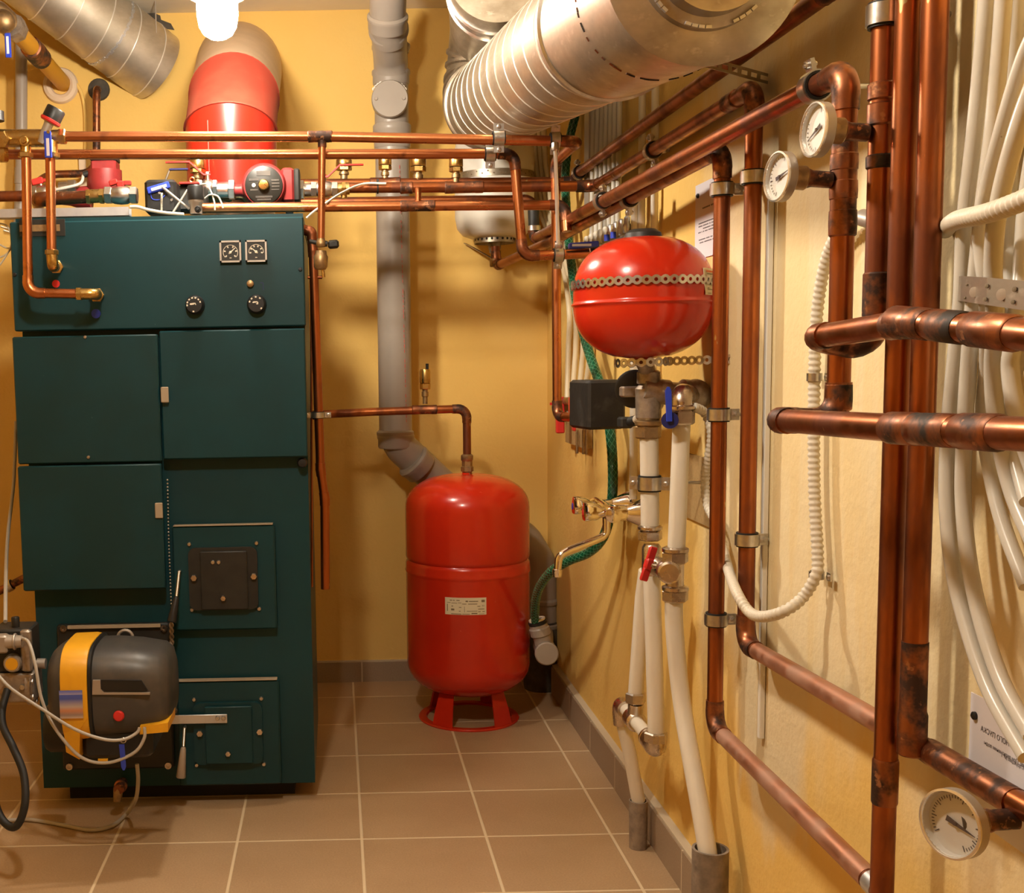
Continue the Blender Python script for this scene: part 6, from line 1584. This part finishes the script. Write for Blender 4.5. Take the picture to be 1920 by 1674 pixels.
a = P(1305, 349, X=.7435); z_b = P(1297, 462, X=.7435).z
notice('small white paper notice half hidden behind the vertical pipe', a.y, a.z, .16, a.z - z_b + .03, [(.30, .95, .34, .0016)] + [(u, .95, v, .0011) for u, v in ((.12, .53), (.12, .57), (.30, .61), (.14, .65), (.14, .75), (.2, .79))], (.13, .15))

# ================================================================== floor heating manifold by the corner
mh = T('heating_manifold', 'pipe manifold with small white caps behind the red vessel', 'manifold', P(1150, 452, X=.70))
m0, m1 = P(1100, 462, X=.70), P(1172, 432, X=.70)
part(MB().cyl(V((.70, m0.y, m0.z - .03)), V((.70, m1.y - .05, m0.z - .03)), .016, n=18), 'bar', 'steel', mh)
for i in range(9):
    y = m0.y + (m1.y - .02 - m0.y) * i / 8
    c = V((.70, y, m0.z - .012))
    part(MB().lathe([(.0085, 0), (.0105, .004), (.0105, .018), (.008, .024), (.0075, .036), (.004, .040)], c, (0, 0, 1), 14), 'cap', 'white_pipe' if i < 5 else 'alu', mh)
for px, py in ((1138, 452), (1150, 447)):
    part(MB().cyl(P(px, py, X=.675), P(px, py - 12, X=.675), .007, n=12), 'blue_key', 'blue', mh)
bv = T('ball_valve', 'brass ball valve with long dark blue lever left of the red vessel', 'valve', P(1110, 472, Y=2.87))
a, e = P(1104, 476, Y=2.87), P(1140, 474, Y=2.87)
part(nut_mb(a, a + (e - a) * .3, .0165).lathe([(.014, .01), (.016, .025), (.014, .047)], a, e - a, 18), 'body', 'nickel', bv)
a, e = P(1066, 462, Y=2.85), P(1122, 458, Y=2.85)
lh = part(MB().box((a + e) / 2, ((e.x - a.x) / 2, .009, .0075), ((e - a).normalized(), V((0, 1, 0)), V((0, 0, 1))), .002), 'handle', 'blue_dark', bv)
part(MB().box((a + e) / 2 + V((-.006, -.0094, 0)), (.023, .0005, .0028)), 'faded_lettering', 'case', lh)
part(MB().cyl(e + V((.004, .01, .0)), e + V((.006, .01, -.024)), .006, n=12), 'stem', 'steel', bv)
for i in range(7):
    px = 1113 + i * 8.2; a = P(px, 300, X=.722 - (i % 2) * .006)
    lo_ = m0.z - .0
    lb = 'thin white tube in the upright row behind the slanting copper pipes'
    solo(MB().tube([V((a.x, a.y, 2.30)), V((a.x, a.y, 1.9)), V((a.x - .004, a.y, lo_ + .03))], .0072, 12), 'heating_tube', 'pex', lb, 'tube', 'upright white tubes by the corner', org=V((a.x, a.y, lo_)))
a = P(1110, 260, X=.735); solo(MB().box((.735, a.y + .035, 1.95), (.008, .03, .38)), 'cable_duct', 'case', 'dark flat channel beside the upright white tubes', 'channel')
lows = ((1062, 1064), (1076, 1074), (1090, 1086), (1104, 1097))
for i, (t0, t1) in enumerate(lows):
    pts = [V((P(996 + i * 8, 240, Y=4.07 - .03 * i).x, 4.07 - .03 * i, 2.28)), P(996 + i * 8, 250, Y=4.07 - .03 * i), P(1003 + i * 8, 340, Y=4.06 - .03 * i), P(1018 + i * 7, 410, Y=4.02 - .03 * i), P(1046 + i * 7, 470, X=.727), P(1060 + i * 8, 520, X=.731), P(1068 + i * 11, 590, X=.731), P(t0 + 4, 650, X=.731), P(t1, 740, X=.718), P(t1 - 1, 776, X=.711)]
    solo(MB().tube(smooth(pts, 8), .0088, 14), 'heating_tube', 'pex_cream', ('first cream tube right of the vertical pipe left of the vessel', 'second cream tube left of the red vessel, printed down its length', 'third cream tube left of the red vessel', 'fourth cream tube left of the red vessel, partly behind the hose')[i], 'tube', 'cream tubes left of the red vessel', org=pts[-1])
lm_ = T('lower_manifold', 'wooden backed lower manifold with red clips beside the black valve block', 'manifold', P(1085, 790, X=.72))
a, e = P(1060, 842, X=.735), P(1108, 740, X=.735)
part(MB().box((.733, (P(1062, 800, X=.735).y + P(1112, 800, X=.735).y) / 2, P(1085, 782, X=.735).z), (.010, .15, .085)), 'board', 'wood_tan', lm_)
part(MB().cyl(P(1050, 752, X=.70), P(1112, 752, X=.70), .012, n=16), 'bar', 'brass_old', lm_)
for px, y0_, y1_, w in ((1050, 744, 812, .0125), (1073, 744, 778, .0095), (1076, 782, 808, .004), (1083, 744, 770, .006)):
    a, e = P(px, y1_, X=.685), P(px, y0_, X=.685)
    part(MB().box((a + e) / 2, (w, .012, (e.z - a.z) / 2), None, .003), 'red_clip', 'red_plastic', lm_)
part(MB().box(P(1037, 757, X=.672), (.010, .004, .004)), 'red_lever', 'red_plastic', lm_)
for px in (1082, 1094, 1100): 
    a = P(px, 806, X=.715); part(MB().cyl(a, a + V((0, 0, -.07)), .004, n=10), 'bracket_rod', 'brass_old', lm_)

# ================================================================== far left background
gp0, gp1 = P(122, 160, Y=YB + .02), P(24, 50, Y=3.55)
gpd = (gp0 - gp1).normalized()
gp = T('gas_pipe', 'yellow gas pipe with dark joint coming out of the back wall', 'pipe', gp0)
part(MB().cyl(gp1, gp0, .0270, n=26), 'tube', 'yellow_pipe', gp)
L = (gp0 - gp1).length
part(MB().lathe([(.0272, 0), (.033, .004), (.035, .06), (.033, .12), (.0272, .125)], gp1 + gpd * (L * .30), gpd, 24), 'joint', 'copper_burnt', gp)
q = gp0 - V((0, .03, 0)); ring_ = []
part(MB().torus(V((gp0.x - .01, YB - .004, gp0.z - .006)), (0, 1, 0), .045, .016, 26, 8), 'plaster_ring', 'plaster', gp)
part(MB().lathe([(.034, 0), (.038, .01), (.038, .05), (.034, .06)], gp1 - gpd * .02, gpd, 8), 'nut', 'cast', gp)
gvl = T('gas_cock', 'grey gas cock with blue lever in the top left corner', 'valve', P(12, 45, Y=3.5))
part(MB().lathe([(.026, 0), (.034, .02), (.034, .06), (.026, .08)], P(-16, 12, Y=3.5), P(24, 50, Y=3.55) - P(-16, 12, Y=3.5), 22).sphere(P(6, 40, Y=3.48), .034, 16), 'body', 'brass_old', gvl)
a, e = P(13, 62, Y=3.44), P(17, 108, Y=3.44)
hb_ = part(MB().box((a + e) / 2, (.0085, .003, (a.z - e.z) / 2), None, .003), 'handle', 'blue', gvl)
part(MB().box((a + e) / 2 + V((0, -.0034, 0)), (.0035, .0005, .024)), 'faded_lettering', 'paper', hb_)
pipe('grey_riser', 'grey riser pipe on the back wall behind the manifold', 'pipe', [P(40, 60, Y=4.04), P(40, 330, Y=4.04), P(36, 420, Y=4.04)], .0200, 'pvc')
pd2 = pipe('dark_pipe', 'dark pipe leaving a hole in the wall under the left duct and bending left', 'pipe', [P(184, 168, Y=YB + .03), P(181, 168, Y=4.0), P(181, 325, Y=4.0), P(90, 327, Y=4.0), P(60, 350, Y=3.9)], .0128, 'copper_dark', .055, elbows=False)
part(MB().lathe([(.040, 0), (.034, .012), (.016, .014)], V((P(192, 168, Y=YB).x - .012, YB + .004, P(192, 168, Y=YB).z)), (0, -1, 0), 22), 'hole_packing', 'sewer_black', pd2)
pts = [P(128, 140, Y=YB - .006), P(148, 165, Y=YB - .006), P(158, 200, Y=YB - .006), P(160, 260, Y=YB - .006), P(158, 380, Y=YB - .006)]
solo(MB().tube(smooth(pts, 8), .006, 10), 'painted_cable', 'wall_yellow', 'yellow painted cable running down the wall from the gas pipe', 'cable', org=pts[0])
a = P(158, 300, Y=YB - .01); solo(MB().box((a.x - .006, YB - .008, 1.62), (.012, .007, .26)), 'cable_trunking', 'plaster', 'pale trunking on the back wall behind the crossing pipes', 'trunking')
a = P(294, 40, Y=4.0); solo(MB().tube([V((a.x, 3.98, 2.335)), V((a.x, 3.98, P(293, 62, Y=3.98).z))], .0022, 8), 'hanger_wire', 'case', 'thin wire hanging the left duct from the ceiling', 'wire')

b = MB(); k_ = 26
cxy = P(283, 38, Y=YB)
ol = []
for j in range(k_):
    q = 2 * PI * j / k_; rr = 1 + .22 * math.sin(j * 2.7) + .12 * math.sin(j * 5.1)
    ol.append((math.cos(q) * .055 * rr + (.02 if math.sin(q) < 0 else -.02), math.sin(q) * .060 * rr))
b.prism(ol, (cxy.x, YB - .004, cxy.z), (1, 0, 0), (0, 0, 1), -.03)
struct(b, 'dark_hole_patch', 'sewer_black')  # ragged dark patch on the wall, its black painting the shade inside a hole
# ================================================================== light
sc.view_settings.view_transform = 'Standard'
sc.view_settings.look = 'None'
sc.view_settings.gamma = 1
sc.view_settings.use_curve_mapping = False
sc.view_settings.exposure = 1.62
w = bpy.data.worlds.new('world'); sc.world = w; w.use_nodes = True
w.node_tree.nodes['Background'].inputs[0].default_value = (1, .85, .65, 1)
w.node_tree.nodes['Background'].inputs[1].default_value = .02
sc.cycles.max_bounces = 8
sc.cycles.glossy_bounces = 4
sc.cycles.caustics_reflective = False
sc.cycles.caustics_refractive = False
